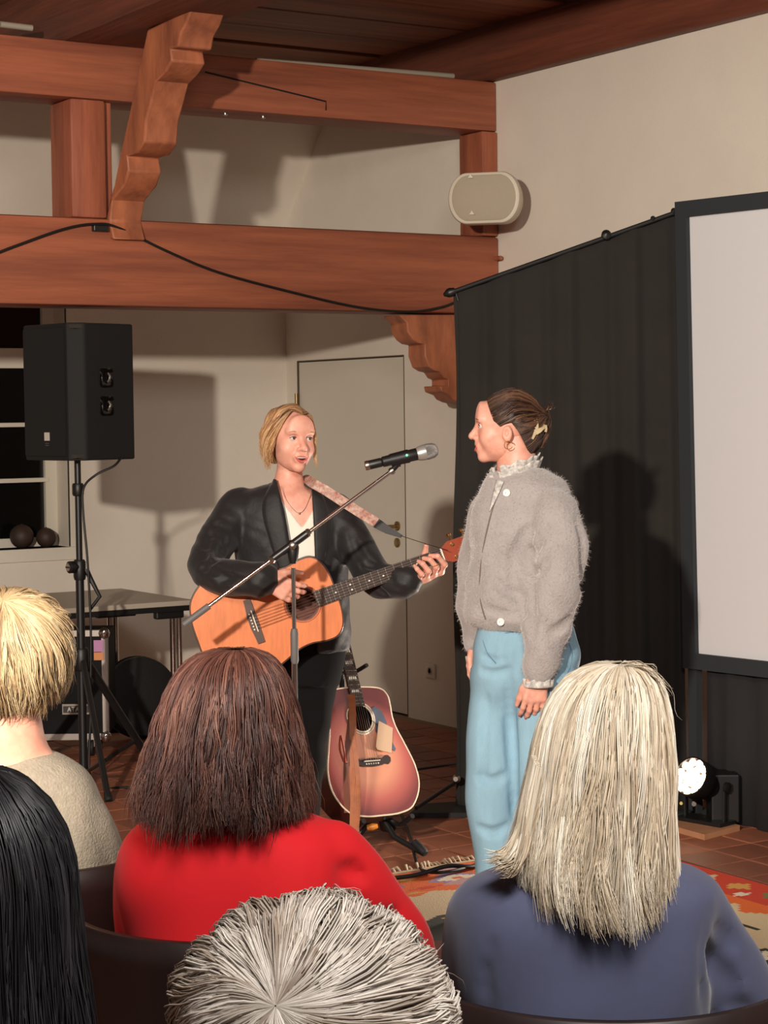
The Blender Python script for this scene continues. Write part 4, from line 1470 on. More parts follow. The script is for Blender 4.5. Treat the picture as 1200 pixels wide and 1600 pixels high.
    for s_ in (-1, 1):
        for k in range(3):
            t = tn + .045 + k * .045
            pp = Wp(t, s_ * .022, tilt(t))
            pg = MB().lathe([(.006, 0), (.006, .003), (.0035, .004), (.0035, .012), (.0045, .013)], pp, n, 10).build('tuner', sp['tuner'], root, True)
            q = Wp(t, s_ * .036, tilt(t) - .008)
            MB().tube([q, q + b * s_ * .012], .0025, 8).lathe([(.004, -.006), (.0085, -.004), (.0085, .004), (.004, .006)], q + b * s_ * .018, b * s_, 10).build('tuner_button', sp['tuner'], pg, True)
    # bridge
    if sp['bridge'] == 'plain':
        bp_ = [(-.014, -.076), (-.016, -.05), (-.020, -.02), (-.020, .02), (-.016, .05), (-.014, .076), (.010, .076), (.012, 0), (.010, -.076)]
    else:
        bp_ = [(-.012, -.062), (-.018, -.04), (-.021, 0), (-.018, .04), (-.012, .062), (-.016, .074), (-.006, .086), (.008, .088), (.018, .078), (.018, .066), (.008, .05), (.012, 0), (.008, -.05), (.018, -.066), (.018, -.078), (.008, -.088), (-.006, -.086), (-.016, -.074)]
    bo = MB().prism([Wp(t, w, .0002) for t, w in bp_], n * .008).build('bridge', sp['bridge_m'], root)
    MB().obox(Wp(0, 0, .0095), a, b, n, .0015, .037, .003).build('saddle', mat('bone', (228, 220, 200), .4), bo)
    for k in range(6):
        w = -.0265 + .0106 * k
        MB().lathe([(.0028, 0), (.0028, .002), (.001, .003)], Wp(-.010, w, .008), n, 8).build('bridge_pin', sp['pin'], bo)
        wn2 = -.0175 + .007 * k
        MB().tube([Wp(0, w, .0125), Wp(tn + .003, wn2, .0115)], .0006 + .00006 * abs(k - 5), 5).build('string', M_STEEL, root)
    return Wp


M_SPRUCE = mat('orange_cedar_top', (224, 128, 74), .35, var=.25, vscale=3, stretch=(20, 3, 3), coat=.3)
M_SIDE = mat('guitar_side_mahogany', (96, 46, 28), .35, coat=.3)
M_FBD = mat('rosewood_board', (52, 36, 30), .5)
M_NECKW = mat('mahogany_neck', (150, 66, 42), .4, coat=.2)
M_PEARL = mat('pearl', (220, 214, 200), .25)
M_GOLD = mat('gold_metal', (222, 178, 110), .2, metal=1.0)
M_DKB = mat('dark_binding', (64, 34, 24), .4)

gf = Frame(420, 6.56)
g1 = frame_thing('acoustic_guitar', gf, 'orange-topped acoustic guitar with patterned strap played by the singer in black', 'guitar')
O1, N1 = gf.L(398, 970, .0), gf.L(690, 867, .03)
ax1 = unit(N1 - O1)
L1 = float(np.linalg.norm(N1 - O1))
G1 = build_guitar(g1, O1, ax1, (.16, -.98, .05), dict(scale=L1, depth=.095, kind='small', top=M_SPRUCE, side=M_SIDE, bind=M_DKB, rosette=((.053, M_DKB), (.060, mat('rosette_orange', (170, 84, 48), .4))),
                  board=M_FBD, neck=M_NECKW, inlay='dot', inlay_m=M_PEARL, inlay_frets=(3, 5, 7, 9, 12, 15), tuner=M_GOLD, bridge='plain', bridge_m=mat('rosewood_bridge', (74, 50, 42), .4), pin=mat('bone', (228, 220, 200), .4)))
# strap: woven band over the shoulder, black leather end tied to the headstock
def band(pts, w, face_n, th=.0025):
    P_ = [np.asarray(p, float) for p in pts]
    V = []
    for i, p in enumerate(P_):
        t = unit(P_[min(i + 1, len(P_) - 1)] - P_[max(i - 1, 0)])
        ww = w[i] if hasattr(w, '__len__') else w
        fn = np.asarray(face_n[i] if isinstance(face_n, list) else face_n, float)
        fn = unit(fn - t * (fn @ t))
        s_ = np.cross(t, fn)
        V += [p + s_ * ww / 2, p - s_ * ww / 2, p - s_ * ww / 2 - fn * th, p + s_ * ww / 2 - fn * th]
    F = []
    for i in range(len(P_) - 1):
        for k in range(4):
            F.append((i * 4 + k, i * 4 + (k + 1) % 4, (i + 1) * 4 + (k + 1) % 4, (i + 1) * 4 + k))
    F += [(0, 1, 2, 3), tuple(len(V) - 4 + k for k in range(4))]
    return MB().add(V, F)
m_strap = mat('woven_strap', (150, 74, 62), .8, var=.8, vscale=60, col2=(206, 186, 170), stretch=(1, 1, 1))
sp_pts = spline([gf.L(470, 752, .36), gf.L(478, 748, .30), gf.L(489, 755, .175), gf.L(510, 767, .14), gf.L(550, 793, .09), gf.L(590, 818, .05)], 6)
band(sp_pts, .034, (-.2, -.9, .4)).build('strap', m_strap, g1, True)
band([gf.L(588, 817, .05), gf.L(606, 828, .04), gf.L(628, 838, .03)], [.034, .026, .010], (-.2, -.9, .4), .004).build('strap_end', mat('black_leather', (28, 24, 24), .5), g1, True)
MB().tube(spline([gf.L(626, 837, .03), gf.L(660, 848, .02), gf.L(700, 860, -.01)], 5), .0012, 5).build('strap_lace', M_CAB, g1)

# sunburst guitar on its stand
g2f = Frame(578, 7.32)
g2 = frame_thing('acoustic_guitar', g2f, 'cherry sunburst acoustic guitar with a paper tag resting on a floor stand', 'guitar')
a2_ = unit((-.21, .36, .91))
n2_ = (.56, -.75, .36)
burst = mat('sunburst_top', (200, 110, 84), .25, coat=.5)
nt = burst.node_tree
tc = nt.nodes.new('ShaderNodeTexCoord'); mp = nt.nodes.new('ShaderNodeMapping'); gr = nt.nodes.new('ShaderNodeTexGradient'); gr.gradient_type = 'SPHERICAL'
crp = nt.nodes.new('ShaderNodeValToRGB')
O2 = g2f.L(579, 1190, -.02)
mp.vector_type = 'POINT'
mp.inputs['Location'].default_value = tuple(-np.array([(O2 + a2_ * .02)[i] for i in range(3)]) * 3.9)
mp.inputs['Scale'].default_value = (3.9, 3.9, 3.9)
nt.links.new(tc.outputs['Object'], mp.inputs[0]); nt.links.new(mp.outputs[0], gr.inputs[0]); nt.links.new(gr.outputs[1], crp.inputs[0])
crp.color_ramp.elements[0].color = (*lin((104, 42, 44)), 1); crp.color_ramp.elements[0].position = .12
crp.color_ramp.elements[1].color = (*lin((200, 136, 108)), 1); crp.color_ramp.elements[1].position = .62
e_ = crp.color_ramp.elements.new(.36); e_.color = (*lin((168, 86, 78)), 1)
nt.links.new(crp.outputs[0], nt.nodes['Principled BSDF'].inputs['Base Color'])
M_WBIND = mat('ivory_binding', (232, 214, 186), .4)
G2 = build_guitar(g2, O2, a2_, n2_, dict(scale=.63, depth=.11, kind='dread', top=burst, side=mat('dark_cherry_side', (66, 28, 24), .3, coat=.4), bind=M_WBIND, bind_r=.0032, rosette=((.053, M_WBIND), (.0575, mat('rosette_grey', (150, 140, 136), .4)), (.062, M_WBIND)),
                  board=M_FBD, neck=M_NECKW, inlay='block', inlay_m=M_PEARL, inlay_frets=(1, 3, 5, 7, 9, 12, 15), tuner=M_GOLD, bridge='moustache', bridge_m=mat('dark_bridge', (44, 32, 30), .4), pin=M_PEARL))
# pickguard and paper tag
pg = [(.20, .052), (.21, .075), (.19, .10), (.15, .112), (.09, .108), (.04, .126), (.032, .118), (.055, .085), (.09, .062), (.115, .052), (.14, .060), (.17, .062)]
sgn = 1 if (np.cross(unit(np.array(n2_)), a2_) @ np.array([1, 0, 0])) > 0 else -1
MB().prism([G2(t, sgn * w, .0006) for t, w in pg], G2(0, 0, .002) - G2(0, 0, 0)).build('pickguard', mat('blue_grey_pickguard', (84, 92, 108), .25), g2)
MB().prism([G2(t, sgn * w, .012) for t, w in ((.150, .070), (.118, .126), (.022, .094), (.040, .034), (.052, .030))], G2(0, 0, .001) - G2(0, 0, 0)).build('paper_tag', mat('tan_card', (186, 156, 128), .8), g2)
MB().tube([G2(.12, sgn * .075, .011), G2(.16, sgn * .03, .014), G2(.28, sgn * .01, .012)], .0009, 5).build('tag_string', M_CAB, g2)
m_lea = mat('tan_leather', (178, 104, 62), .55, var=.3, vscale=30)
top_ = g2f.L(549, 1085, -.07)
for k, (pts, w, c_) in enumerate(((((549, 1085, -.02), (551, 1120, -.09), (552, 1180, -.15), (553, 1250, -.18), (556, 1300, -.19)), .026, m_lea), (((550, 1090, -.02), (547, 1130, -.10), (541, 1190, -.16), (542, 1270, -.17)), .020, mat('dark_leather', (110, 58, 36), .55)),
                                  (((551, 1150, -.13), (558, 1200, -.17), (560, 1260, -.185), (555, 1318, -.19)), .016, m_lea), (((553, 1200, -.17), (550, 1260, -.185), (549, 1308, -.195)), .014, m_lea))):
    band(spline([g2f.L(*p) for p in pts], 5), w, (0.1, -1, .1)).build('strap', c_, g2, True)
MB().tube(spline([g2f.L(541, 1192, -.17), g2f.L(533, 1150, -.16), g2f.L(531, 1170, -.16), g2f.L(537, 1190, -.17)], 6), .004, 6).build('strap_loop', mat('red_cord', (170, 70, 48), .6), g2, True)
# stand
gs = frame_thing('guitar_stand', g2f, 'black tubular floor stand carrying the sunburst guitar', 'stand')
def onf(px, py, z=.0):
    p = atPlane(px, py, 2, z) - g2f.loc
    return np.array([p @ RT, p @ FW, z])
back = G2(-.1, 0, -.135); tail = G2(-.21, 0, -.05)
colT = G2(.36, 0, -.06); 
hubp = np.array([tail[0] + .01, tail[1] + .12, .16])
MB().tube([hubp, G2(.10, 0, -.16), G2(.36, 0, -.055)], .010, 10).build('column', M_BLACKM, gs, True)
fork = G2(.36, 0, -.04)
lat = np.cross(unit(np.array(n2_)), a2_); lat = unit(lat)
nn2 = unit(np.array(n2_) - a2_ * (np.array(n2_) @ a2_))
for s_ in (-1, 1):
    MB().tube(spline([fork, fork + lat * s_ * .045, fork + lat * s_ * .050 + nn2 * .085], 4), .008, 8).build('neck_fork', M_RUBBER, gs, True)
for s_ in (-1, 1):
    MB().tube(spline([hubp, tail + lat * s_ * .10 + np.array([0, .02, -.028]), tail + lat * s_ * .11 + nn2 * .085 + np.array([0, 0, -.016])], 5), .010, 8).build('cradle_arm', M_BLACKM, gs, True)
foot_r = onf(663, 1334, .012); foot_l = onf(505, 1322, .012)
for f_ in (foot_r, foot_l, np.array([hubp[0] + .05, hubp[1] + .28, .012])):
    lg = MB().tube([hubp + np.array([0, 0, -.02]), f_ * .35 + hubp * .65 - np.array([0, 0, .055]), f_], .0115, 10).build('leg', M_BLACKM, gs, True)
    d_ = unit(f_ - hubp)
    MB().lathe([(.014, -.06), (.016, -.03), (.016, .0), (.010, .008)], f_ + np.array([0, 0, .005]), d_, 12).build('rubber_end', M_RUBBER, lg, True)
MB().lathe([(.022, -.03), (.026, 0), (.022, .04)], hubp, (0, .1, 1), 14).build('hub', M_BLACK, gs, True)
q = onf(582, 1300, .03)
MB().lathe([(.010, -.02), (.014, 0), (.008, .02)], g2f.L(582, 1292, -.10), (1, 0, .15), 12).build('clamp_screw', mat('amber_plastic', (226, 140, 50), .3), gs, True)

# ---- microphone stand and microphone
mf = Frame(461, 6.2)
mf.loc = mf.loc + np.array([0, 0, .008])
ms = frame_thing('microphone_stand', mf, 'chrome boom microphone stand in front of the guitarist', 'stand')
xm = 0.0
zj = mf.L(459, 872)[2]
zc1, zc2 = mf.L(459, 985)[2], mf.L(459, 1032)[2]
xp = mf.L(460, 1000)[0]
MB().tube([(xp, 0, zj - .03), (xp, 0, zc1)], .0065, 12).build('inner_tube', M_CHROME, ms, True)
MB().tube([(xp, 0, zc2), (xp, 0, .06)], .0095, 12).build('outer_tube', M_CHROME, ms, True)
MB().lathe([(.0095, zc2 - .01), (.0125, zc2), (.0125, zc1 - .01), (.010, zc1 + .005)], (xp, 0, 0), (0, 0, 1), 14).build('height_clutch', mat('grey_rubber', (96, 92, 90), .6), ms, True)
B0, B1 = mf.L(287, 976, -.03), mf.L(612, 736, .02)
bd_ = unit(B1 - B0)
tj_ = ((xp - B0[0]) / bd_[0])
Bj = B0 + bd_ * tj_
MB().tube([B0 + bd_ * .06, B1], .0062, 12).build('boom', M_CHROME, ms, True)
MB().tube([B0, B0 + bd_ * .098], .0105, 12).build('boom_grip', mat('grey_rubber', (96, 92, 90), .6), ms, True)
MB().tube([Bj - bd_ * .075, Bj + bd_ * .055], .0125, 12).build('boom_sleeve', M_BLACKM, ms, True)
for t_ in (-.082, .06):
    MB().lathe([(.010, -.008), (.014, 0), (.010, .008)], Bj + bd_ * t_, bd_, 12).build('sleeve_ring', M_STEEL, ms, True)
MB().lathe([(.010, -.05), (.016, -.03), (.019, .0), (.015, .02), (.010, .024)], Bj + np.array([0, .004, -.012]), (0, 0, 1), 14).build('clutch', M_BLACK, ms, True)
MB().lathe([(.012, 0), (.012, .01), (.006, .014)], Bj + np.array([0, -.014, -.004]), (0, -1, 0), 12).build('clutch_screw', M_STEEL, ms, True)
for ang in (90, 210, 330):
    dx, dy = math.cos(R_(ang)), math.sin(R_(ang))
    lg = MB().tube([(xp + .02 * dx, .02 * dy, .10), (xp + .30 * dx, .30 * dy, .012)], .008, 8).build('leg', M_BLACKM, ms, True)
    MB().lathe([(.010, -.02), (.011, .0), (.006, .006)], (xp + .30 * dx, .30 * dy, .012), (dx, dy, -.3), 10).build('rubber_foot', M_RUBBER, lg, True)
MB().lathe([(.02, .05), (.028, .06), (.028, .12), (.014, .135)], (xp, 0, 0), (0, 0, 1), 16).build('tripod_hub', M_BLACK, ms, True)
# clip
m0, m1 = mf.L(571, 728, .0), mf.L(684, 702, .03)
md = unit(m1 - m0)
Lm = float(np.linalg.norm(m1 - m0))
cl_ = m0 + md * Lm * .47
MB().tube([B1, (B1 + cl_) / 2 + np.array([.005, 0, 0]), cl_ - np.array([0, 0, .018])], [.008, .009, .010], 10).build('clip_joint', M_BLACK, ms, True)
MB().lathe([(.0165, -.03), (.0195, -.03), (.0215, .03), (.0185, .03)], cl_, md, 16).build('microphone_clip', M_BLACK, ms, True)
MB().lathe([(.010, -.007), (.012, 0), (.010, .007)], B1, bd_, 12).build('clip_nut', M_STEEL, ms, True)
mic = frame_thing('microphone', mf, 'black wireless handheld microphone with a silver grille on the boom stand', 'microphone')
MB().lathe([(.012, .0), (.0145, .004), (.0145, .05), (.0125, .052), (.0165, .056), (.0185, .12), (.0195, Lm * .72), (.0185, Lm * .73)], m0, md, 20).build('handle', M_BLACK, mic, True)
MB().lathe([(.0135, -.001), (.0150, .002), (.0150, .010), (.0146, .012)], m0, md, 20).build('end_ring', M_STEEL, mic, True)
MB().lathe([(.0195, Lm * .71), (.0225, Lm * .74), (.0245, Lm * .80), (.0245, Lm * .83)], m0, md, 20).build('grille_collar', mat('silver_paint', (178, 176, 172), .35, metal=.6), mic, True)
MB().lathe([(.0245, Lm * .83), (.0255, Lm * .86), (.0235, Lm * .94), (.017, Lm * .985), (.006, Lm)], m0, md, 20).build('grille_ball', mat('silver_mesh', (160, 158, 156), .4, metal=.7, bump=.6, bscale=900), mic, True)
MB().lathe([(.0035, 0), (.0035, .002)], m0 + md * Lm * .57 + np.array([0, -.0195, .004]), (0, -1, .2), 10).build('status_light', mat('green_light', (60, 240, 120), .4, emis=(40, 255, 120), emis_s=3), mic)

# ================================================================== PEOPLE ON STAGE
def pixloft(fr, rows):
    """rows: (py, x left px, x right px, half depth m[, centre depth m]) -> loft sections"""
    out = []
    for r in rows:
        a, b = fr.L(r[1], r[0]), fr.L(r[2], r[0])
        out.append(((a[2] + b[2]) / 2, (a[0] + b[0]) / 2, r[4] if len(r) > 4 else 0.0, (b[0] - a[0]) / 2, r[3]))
    return out


def front_y(secs, x, z, off=0.0):
    S_ = np.array(sorted(spline([np.array(q, float) for q in sorted(secs)], 6), key=lambda q: q[0]))
    cx, cy, rx, ry = (np.interp(z, S_[:, 0], S_[:, i]) for i in (1, 2, 3, 4))
    k = min(.985, abs((x - cx) / (rx + off)))
    return cy - (ry + off) * math.sqrt(1 - k * k)


def wrinkle(amp, *waves):
    def f(X, Y, Z):
        d = 0
        for (a, b, c, p) in waves:
            d = d + np.sin(a * X + b * Y + c * Z + p)
        return amp * d
    return f


def shoe(parent, heel, toe_dir, m=None, L_=.25, name='shoe'):
    d = unit((toe_dir[0], toe_dir[1], 0))
    s_ = np.array([-d[1], d[0], 0])
    h = np.asarray(heel, float)
    F_ = Field(h + np.minimum(-.06, d * (L_ + .06)) - .06, h + np.maximum(.06, d * (L_ + .06)) + .12, .006)
    F_.cap(h + d * .02 + [0, 0, .045], h + d * (L_ - .05) + [0, 0, .034], .036, .032, .02)
    F_.cap(h + d * (L_ - .07) + s_ * .015 + [0, 0, .03], h + d * (L_ - .05) - s_ * .012 + [0, 0, .03], .034, .03, .02)
    F_.cap(h + d * .03 + [0, 0, .05], h + d * .03 + [0, 0, .10], .038, .04, .02)
    F_.op(lambda X, Y, Z: Z - .004 + 0 * X + 0 * Y, F_.lo, F_.lo + F_.n * F_.res, 0, cut=True)
    v, f = F_.net()
    o = mesh(name, v, f, m or M_SHOE, parent, True)
    return o


def patch(name, inner, outer, secs, off, m, parent, n=14, mm=5, th=.004):
    """a strip of cloth lying on the front of a loft between two curves of (x, z)"""
    A, B_ = spline([np.array(p) for p in inner], n), spline([np.array(p) for p in outer], n)
    V = []
    for p, q in zip(A, B_):
        for k in range(mm + 1):
            x, z = p + (q - p) * k / mm
            V.append((x, front_y(secs, x, z) - off - .003 * math.sin(math.pi * k / mm), z))
    w = mm + 1
    F = [(i * w + k, i * w + k + 1, (i + 1) * w + k + 1, (i + 1) * w + k) for i in range(len(A) - 1) for k in range(mm)]
    o = mesh(name, V, F, m, parent, True)
    sd = o.modifiers.new('cloth', 'SOLIDIFY'); sd.thickness = th; sd.offset = 0
    return o


M_BLAZER = mat('black_satin_blazer', (27, 25, 26), .62, sheen=.1, spec=.4, bump=.25, bscale=30)
M_TROUS = mat('black_trousers', (13, 12, 13), .95, spec=.2)
M_WHITETOP = mat('white_top', (226, 220, 206), .8)

# ------------------------------------------------------------------ the guitarist
fr = Frame(455, 6.84)
L = fr.L
mu = frame_thing('person', fr, 'singer in a black blazer and white top playing the orange acoustic guitar', 'person')
jrows = [(758, 424, 486, .070), (766, 395, 508, .085), (780, 366, 528, .105), (810, 356, 543, .122), (860, 364, 545, .128), (930, 378, 545, .125), (985, 376, 548, .125), (1020, 374, 548, .125)]
jsec = pixloft(fr, jrows)
J = Field((-.45, -.50, .78), (.55, .22, 1.50), .006)
J.loft(jsec, .03, 2.3)
armR = [L(376, 792, .0), L(346, 838, -.07), L(322, 886, -.20), L(352, 906, -.31), L(398, 908, -.36), L(412, 910, -.372)]
sleeve(J, armR, [.060, .062, .056, .053, .049, .047], .022)
armL = [L(526, 800, .0), L(556, 855, -.06), L(586, 905, -.14), L(615, 913, -.21), L(638, 910, -.245)]
sleeve(J, armL, [.058, .057, .055, .050, .046], .022)
J.disp(wrinkle(.0010, (38, 10, 24, 0), (-22, 30, 46, 1), (90, 40, -61, 2)))
J.disp(lambda X, Y, Z: .0016 * np.sin(75 * X + 110 * Z + 30 * Y + 2 * np.sin(30 * Z)) * np.clip((-Y - .03) * 8, 0, 1))
for q in ([(345, 815), (330, 850), (332, 880)], [(360, 838), (352, 862), (336, 872)], [(325, 880), (350, 884), (372, 896)], [(350, 900), (372, 892), (398, 898)], [(548, 830), (560, 862), (580, 880)], [(570, 880), (592, 884), (612, 900)], [(556, 900), (584, 912), (604, 926)]):
    crease(J, L, q, .010, .016, .4)
def opening(X, Y, Z):
    zt_ = [L(450, q)[2] for q in (740, 800, 870, 1030)][::-1]
    xl = np.interp(Z, zt_, [L(q, 800)[0] for q in (430, 447, 457, 456)][::-1])
    xr = np.interp(Z, zt_, [L(q, 800)[0] for q in (489, 491, 493, 494)][::-1])
    return np.maximum(np.maximum(xl - X, X - xr), Y + .01)
J.op(opening, (-.2, -.3, .8), (.2, .0, 1.5), .006, cut=True)
J.cap(L(452, 735, -.01), L(450, 775, .012), .050, .058, 0, cut=True)
v, f = J.net()
mesh('blazer', relax(v, f, 1), f, M_BLAZER, mu, True)
z_ = lambda q: L(450, q)[2]
x_ = lambda q: L(q, 800)[0]
patch('lapel', [(x_(434), z_(752)), (x_(448), z_(805)), (x_(457), z_(870)), (x_(458), z_(930))], [(x_(430), z_(751)), (x_(413), z_(792)), (x_(424), z_(845)), (x_(452), z_(930))], jsec, .006, M_BLAZER, mu)
patch('lapel', [(x_(488), z_(752)), (x_(491), z_(805)), (x_(493), z_(870)), (x_(493), z_(930))], [(x_(491), z_(752)), (x_(514), z_(796)), (x_(514), z_(845)), (x_(497), z_(930))], jsec, .006, M_BLAZER, mu)
# white top with a V neck
wsec = [(a, b, c, d - .022, e - .020) for a, b, c, d, e in jsec if a < z_(770)]
Wt = Field((-.22, -.20, .78), (.26, .2, 1.45), .006)
Wt.loft(wsec, 0, 2.3)
xa, za = x_(474), z_(826)
Wt.op(lambda X, Y, Z: -(Z - za - np.where(X < xa, (xa - X) * 1.35, (X - xa) * 1.6)) + 0 * Y, Wt.lo, Wt.lo + Wt.n * Wt.res, 0, cut=True)
v, f = Wt.net()
mesh('white_top', v, f, M_WHITETOP, mu, True)
# the body: head, neck, chest, arms, hands, legs
HB = Basis(L(454, 690, -.02), (math.sin(R_(28)), -math.cos(R_(28)), -.02), (.05, 0, 1), .97)
hv, hf = head_field(.008, .026).net()
hv = HB(relax(hv, hf, 1))
Bd = Field((-.45, -.50, .0), (.55, .22, 1.60), .008)
Bd.loft([(a, b, c, d - .034, e - .026) for a, b, c, d, e in jsec if a < z_(768)] + [(z_(764), x_(452), 0, .05, .05)], .02)
Bd.chain([L(453, 722, .015), L(451, 760, .012), L(450, 790, .012)], [.043, .044, .055], .03)
Bd.chain([p for p in armR], [.040, .036, .034, .030, .028, .026], .02)
Bd.chain([p for p in armL], [.040, .034, .030, .028, .026], .02)
legs = [[L(466, 1010, .0), L(450, 1190, -.03), L(446, 1380, .01)], [L(502, 1010, .0), L(480, 1190, .02), L(470, 1372, .06)]]
for lg in legs:
    Bd.chain(lg, [.066, .045, .036], .03)
bv_, bf_ = Bd.net()
# strumming hand
ch1, _ = hand_chains(L(414, 908, -.372), (.80, -.02, -.42), (.1, 1, -.1), (.45, -.1, .85), curl=(22, 30, 22), sc=.96, thumb=(40, 22))
h1 = mesh_chains(ch1)
# fretting hand, fingers coming round from below the neck
gd = lambda px, py, dy: fr.L(px, py, dy - .27)
fing = [([gd(688, 896, .03), gd(695, 886, .0), gd(684, 873, -.018), gd(672, 872, -.006)], [.0105, .010, .009, .0075], .004),
        ([gd(677, 901, .025), gd(682, 890, -.012), gd(672, 878, -.022), gd(662, 876, -.008)], [.0105, .010, .009, .0075], .004),
        ([gd(665, 906, .025), gd(670, 896, -.014), gd(661, 885, -.022), gd(654, 881, -.008)], [.0105, .010, .009, .0075], .004),
        ([gd(653, 908, .02), gd(659, 901, -.012), gd(652, 893, -.018), gd(648, 888, -.006)], [.0095, .009, .008, .0065], .004),
        ([gd(650, 905, .05), gd(661, 884, .06), gd(664, 869, .055), gd(666, 856, .045)], [.014, .0115, .0105, .008], .006)]
palm = [([L(636, 911, -.245), gd(653, 907, .03)], [.028, .018], .014), ([L(636, 911, -.245), gd(667, 905, .035)], [.026, .017], .014), ([gd(653, 906, .035), gd(688, 896, .035)], [.017, .015], .014), ([L(636, 911, -.245), gd(652, 902, .05)], [.024, .015], .012)]
h2 = mesh_chains(fing + palm)
v, f = join((bv_, bf_), (hv, hf), h1, h2)
mesh('body', v, f, M_SKIN2, mu, True)
face(mu, HB, .008, iris_dx=-.2, brow=(158, 114, 84), smile=.007, mw=.026)
MB().tube([fing[1][0][1] + (fing[1][0][2] - fing[1][0][1]) * .2 + np.array([.0108 * math.cos(q), .0108 * math.sin(q), .003 * math.cos(q)]) for q in np.linspace(0, 6.28, 17)], .0012, 6).build('ring', M_GOLD, mu, True)
# necklace
nl = [L(q[0], q[1], 0) for q in ((441, 762), (450, 784), (462, 799), (470, 803), (478, 797), (486, 778), (489, 764))]
nl = [np.array([p[0], front_y(wsec, p[0], p[2]) + .004, p[2]]) for p in nl]
MB().tube(spline(nl, 5), .0008, 5).build('necklace', M_STEEL, mu)
MB().lathe([(.001, 0), (.0035, .001), (.001, .003)], nl[3] + np.array([0, -.003, -.002]), (0, -1, 0), 8).build('pendant', M_STEEL, mu)
# trousers
T_ = Field((-.2, -.2, .02), (.3, .22, 1.0), .008)
T_.loft(pixloft(fr, [(960, 384, 545, .105), (1000, 395, 542, .11), (1040, 412, 536, .108), (1070, 420, 528, .10)]), .03)
for lg in legs:
    T_.chain([lg[0], lg[1], lg[2] + np.array([0, 0, .02])], [.080, .058, .054], .03)
T_.disp(wrinkle(.0015, (40, 20, 33, 0), (-25, 40, 60, 1)))
v, f = T_.net()
mesh('trousers', v, f, M_TROUS, mu, True)
for lg in legs:
    shoe(mu, (lg[2][0], lg[2][1] + .03, 0), (.15, -1))

def cap_guides(rows, rad, cen, n=9):
    """each row: unit-ish directions from hairline to gathering point, laid on an ellipsoid"""
    G = []
    for r in rows:
        sp_ = np.array(spline([np.array(q, float) for q in r], 6))
        ln = np.linalg.norm(sp_, axis=1, keepdims=True)
        target = np.interp(np.linspace(0, 1, len(sp_)), np.linspace(0, 1, len(r)), [np.linalg.norm(q) for q in r])[:, None]
        sp_ = sp_ / ln * target
        idx = np.linspace(0, len(sp_) - 1, n * 2)
        G.append(np.array([np.array(cen) + np.array(rad) * sp_[int(round(i))] for i in idx]))
    return np.array(G)
hr, hc_ = (.081, .102, .092), (0, -.018, .034)
rowsR = []
for t in np.linspace(0, 1, 10):
    th = R_(36 + 105 * t)
    s0 = (-.22, math.cos(th), math.sin(th) * 1.0)
    rowsR.append([s0, (.45, math.cos(th) * .86 + .02, .80 - .05 * t), (.90, .50 - .95 * t, .30 - .1 * t), (1.02, .18 - .75 * t, -.25), (.62, -.70, -.62)])
rowsL = []
for t in np.linspace(0, 1, 8):
    th = R_(38 + 100 * t)
    s0 = (-.24, math.cos(th), math.sin(th))
    rowsL.append([s0, (-.66, math.cos(th) * .75, .62), (-.97, .34 - .8 * t, .15), (-.98, -.15 - .5 * t, -.30), (-.45, -.78, -.60)])
BL = ((190, 146, 102), (160, 114, 78), (212, 174, 130), (132, 90, 62), (176, 130, 90))
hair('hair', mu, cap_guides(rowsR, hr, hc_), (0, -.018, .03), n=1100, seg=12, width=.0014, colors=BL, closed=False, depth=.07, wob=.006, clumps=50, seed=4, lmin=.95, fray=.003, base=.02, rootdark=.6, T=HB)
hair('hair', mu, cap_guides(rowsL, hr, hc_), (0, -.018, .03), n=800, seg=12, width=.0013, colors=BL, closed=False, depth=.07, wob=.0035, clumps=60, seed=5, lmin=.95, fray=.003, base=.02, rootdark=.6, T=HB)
# loose locks beside the face and a low knot
lk = np.array([[(.040, .066, .092), (.066, .060, .045), (.084, .036, -.01), (.088, .020, -.055), (.076, .018, -.10)], [(.02, .055, .105), (.070, .040, .062), (.094, .010, .0), (.096, -.01, -.06), (.082, .0, -.118)], [(.0, .03, .12), (.076, .0, .07), (.100, -.03, .0), (.098, -.04, -.06), (.085, -.03, -.105)]])
hair('loose_lock', mu, lk, (0, -.02, .0), n=320, seg=12, width=.0013, colors=BL[:3], closed=False, depth=.10, wob=.005, clumps=26, seed=6, lmin=.7, fray=.006, base=None, rootdark=.6, T=HB)
lk = np.array([[(-.050, .064, .080), (-.068, .058, .03), (-.076, .046, -.02), (-.080, .045, -.07), (-.092, .05, -.105)], [(-.05, .05, .09), (-.076, .04, .03), (-.082, .03, -.02), (-.084, .03, -.06), (-.088, .04, -.095)]])
hair('loose_lock', mu, lk, (0, -.02, .0), n=46, seg=12, width=.0011, colors=BL[:3], closed=False, depth=.05, wob=.005, clumps=8, seed=7, lmin=.8, fray=.003, base=None, rootdark=.6, T=HB)
kn = Field((-.06, -.19, -.12), (.06, -.06, .02), .005)
kn.ell((.005, -.115, -.05), (.040, .032, .042), 0)
v, f = kn.net()
mesh('hair_knot', HB(v), f, mat('hair_knot_blonde', (168, 122, 78), .5, var=.4, vscale=40), mu, True)

mu.location.z = .008

